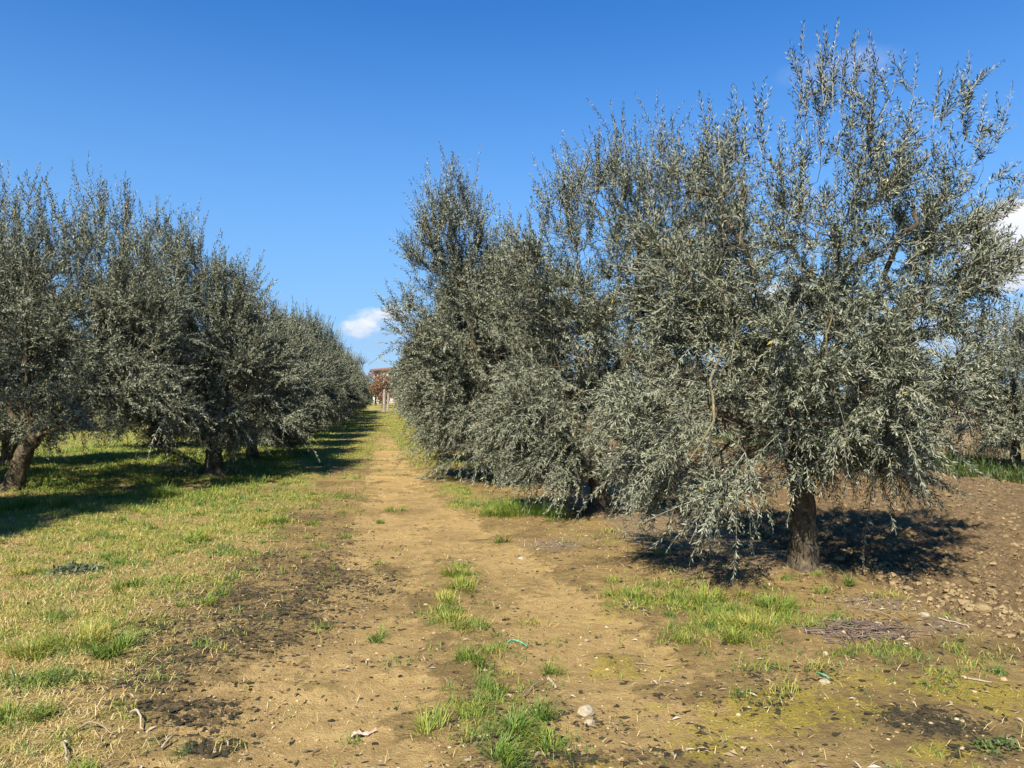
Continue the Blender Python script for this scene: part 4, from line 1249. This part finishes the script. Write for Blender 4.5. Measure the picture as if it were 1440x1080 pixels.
# curled dry leaf on the path
c = G(508, 1027); r = np.random.default_rng(91)
outl = [(0, 0), (.02, .014), (.03, .008), (.045, .022), (.06, .012), (.078, .020), (.092, .006), (.125, .004), (.092, -.004), (.08, -.018), (.062, -.010), (.045, -.022), (.03, -.010), (.014, -.014)]
bf = Buf()
ov = np.array([(x_ - .05, y_, .012 + .5 * abs(y_) + .012 * math.sin(x_ * 60)) for x_, y_ in outl])
mid_ = np.array([(x_ - .05, 0, .012) for x_, y_ in outl])
k_ = len(ov)
V = np.concatenate([ov, mid_, ov - [0, 0, .0012], mid_ - [0, 0, .0012]])
q = [(i, (i + 1) % k_, k_ + (i + 1) % k_, k_ + i) for i in range(k_)]
q += [(2 * k_ + i, 3 * k_ + i, 3 * k_ + (i + 1) % k_, 2 * k_ + (i + 1) % k_) for i in range(k_)]
q += [(i, 2 * k_ + i, 2 * k_ + (i + 1) % k_, (i + 1) % k_) for i in range(k_)]
bf.add(V, q)
o = bf.build('fallen_leaf', M_DRYLEAF, None, False, (c[0], c[1], hz(*c)))
o.rotation_euler = (.1, -.1, .25)
tag(o, 'curled pinkish brown dead leaf lying on the left wheel track', 'dead leaf')

# weeds and tall dry stalks beyond the field
r = np.random.default_rng(95)
for i, (px, py, d, nb, hgt, lo_h, hi_h, sx, label) in enumerate(((1398, 620, 21, 500, 1.9, .72, 1.0, .45, 'tall stand of dark red brown stalks beyond the tilled field'), (1388, 630, 19.5, 700, 1.0, 0, .5, .8, 'pale dry reeds in front of the dark red stalks'))):
    c = P(px, py, d); n_ = nb
    x = r.normal(0, sx, n_); y = r.normal(0, .4, n_)
    V, q, t, a = blades(x, y, np.zeros(n_), hgt * r.uniform(.6, 1.1, n_), np.full(n_, .010), r, .12, .25, r.uniform(lo_h, hi_h, n_), .05)
    o = mk('dry_reeds', V, q, t, M_REED, None, {'rnd': a}, False, (c[0], c[1], 0))
    tag(o, label, 'dry reeds')
x = r.uniform(11.3, 13.6, 26000); y = r.uniform(8, 40, 26000)
x = x + .3 * noise2(x * 0 + y * .7, y * .3)
pt = fbm(x, y, 1.1, 3, 71)
keep = pt > -.05
x, y = x[keep], y[keep]
V, q, t, a = blades(x, y, height(x, y), (.18 + .5 * np.clip(pt[keep] + .1, 0, .7)) * r.uniform(.6, 1.2, len(x)), np.full(len(x), .018), r, .3, .5, np.clip(.12 + .9 * pt[keep], 0, .95), .1)
tag(mk('undergrowth', V, q, t, M_RANK, None, {'rnd': a}), 'rank green undergrowth along the far side of the tilled field', 'undergrowth', None, 'stuff')

# rank grass under the left trees and along the corridor
x = np.concatenate([r.uniform(-9, -2.0, 30000), r.uniform(-2.6, 2.3, 26000)]); y = np.concatenate([r.uniform(11, 26, 30000), 17 + 58 * r.random(26000) ** 1.5])
k = masks(x, y); pt = fbm(x, y, .9, 3, 73)
keep = (k['grass'] > .35) & (r.random(len(x)) < .5 + 1.6 * pt)
x, y = x[keep], y[keep]
V, q, t, a = blades(x, y, height(x, y), r.uniform(.03, .10, len(x)) * (1 + 1.2 * np.clip(pt[keep], 0, 1)) * np.where(np.abs(x + .1) < 1.9, .55, 1), .008 + .0005 * y, r, .35, .6, np.clip(.34 + .4 * pt[keep], .05, .8), .12)
tag(mk('rank_grass', V, q, t, M_GRASS, None, {'rnd': a}), 'longer green grass under the left trees and down the aisle', 'grass', None, 'stuff')

# ------------------------------------------------------------------ light and sky
SUN_AZ = np.array([-.54, -.842]); SUN_EL = math.radians(47)
sd = np.array([SUN_AZ[0] * math.cos(SUN_EL), SUN_AZ[1] * math.cos(SUN_EL), math.sin(SUN_EL)])
sun = bpy.data.lights.new('sun', 'SUN'); sun.energy = 5.0; sun.angle = math.radians(.53); sun.color = (1, .92, .78)
so = bpy.data.objects.new('sun', sun); COL.objects.link(so)
so.rotation_euler = Vector(-sd).to_track_quat('-Z', 'Y').to_euler(); so.location = (-20, -20, 30)

w = bpy.data.worlds.new('World'); scene.world = w; w.use_nodes = True
nt = w.node_tree; nt.nodes.clear(); n = N(nt)
out = nt.nodes.new('ShaderNodeOutputWorld'); bg = nt.nodes.new('ShaderNodeBackground')
sky = n.node('ShaderNodeTexSky', sky_type='NISHITA', sun_disc=False)
sky.sun_elevation = SUN_EL; sky.sun_rotation = math.atan2(SUN_AZ[0], SUN_AZ[1]); sky.altitude = 50; sky.air_density = 1.0; sky.dust_density = 0.0; sky.ozone_density = 4.0
hs = n.node('ShaderNodeHueSaturation'); hs.inputs['Saturation'].default_value = 1.3; hs.inputs['Value'].default_value = 1.0
nt.links.new(sky.outputs[0], hs.inputs['Color'])
mulc = n.node('ShaderNodeMix', data_type='RGBA', blend_type='MULTIPLY'); mulc.inputs[0].default_value = 1
nt.links.new(hs.outputs[0], mulc.inputs[6]); mulc.inputs[7].default_value = (1.0, 1.0, 1.16, 1)
tc = n.node('ShaderNodeTexCoord').outputs['Generated']
sx = n.node('ShaderNodeSeparateXYZ'); n.put(sx.inputs[0], tc)
col = n.mix(n.mapr(sx.outputs[2], .0, .5, .8, 0), mulc.outputs[2], (1.45, 3.05, 5.3))
azn = n.math('ARCTAN2', sx.outputs[0], sx.outputs[1]); eln = n.math('ARCSINE', sx.outputs[2])
cxyz = n.node('ShaderNodeCombineXYZ'); n.put(cxyz.inputs[0], azn); n.put(cxyz.inputs[1], n.math('MULTIPLY', eln, 1.7))
na = n.noise(cxyz.outputs[0], 9, 7, .6); nb = n.noise(cxyz.outputs[0], 22, 6, .6)


def angs(px, py):
    v = P(px, py, 1.0) - cam_loc; v = v / np.linalg.norm(v)
    return math.atan2(v[0], v[1]), math.asin(v[2])


def cloud(px, py, wx, wy, dens, soft, lo, colr, nz):
    global col
    a0, e0 = angs(px, py)
    dx = n.math('DIVIDE', n.math('SUBTRACT', azn, a0), wx / F); dy = n.math('DIVIDE', n.math('SUBTRACT', eln, e0), wy / F)
    rr = n.math('ADD', n.math('MULTIPLY', dx, dx), n.math('MULTIPLY', dy, dy))
    f = n.math('SUBTRACT', n.math('ADD', n.math('MULTIPLY', nz, 1.5), .3), rr)
    f = n.mapr(f, lo, lo + soft, 0, dens)
    sh_ = n.mapr(dy, -.9, .6)
    cc = n.mix(sh_, tuple(v_ * .72 for v_ in colr[:1]) + (colr[1] * .78, colr[2] * .92), colr)
    col = n.mix(f, col, cc)


WHT = (6.2, 6.3, 6.5)
cloud(560, 475, 170, 42, .4, .9, .45, (3.3, 4.1, 5.4), na)
cloud(507, 460, 44, 25, .95, .5, .55, WHT, nb)
cloud(548, 442, 66, 22, .85, .6, .55, WHT, nb)
cloud(1475, 345, 130, 105, 1.0, .3, .5, WHT, na)
cloud(1330, 470, 260, 60, .55, .8, .45, (4.4, 4.9, 5.8), na)
cloud(1110, 420, 90, 40, .7, .5, .5, WHT, nb)
cloud(1185, 92, 110, 34, .3, 1.1, .5, (5.6, 6, 7), na)
nt.links.new(col, bg.inputs['Color']); bg.inputs['Strength'].default_value = .074
nt.links.new(bg.outputs[0], out.inputs['Surface'])

scene.view_settings.view_transform = 'Standard'
scene.view_settings.look = 'None'
scene.view_settings.exposure = 1.12
scene.view_settings.gamma = 1.0
scene.cycles.max_bounces = 8
scene.cycles.diffuse_bounces = 2
scene.cycles.transparent_max_bounces = 4
scene.cycles.use_denoising = True
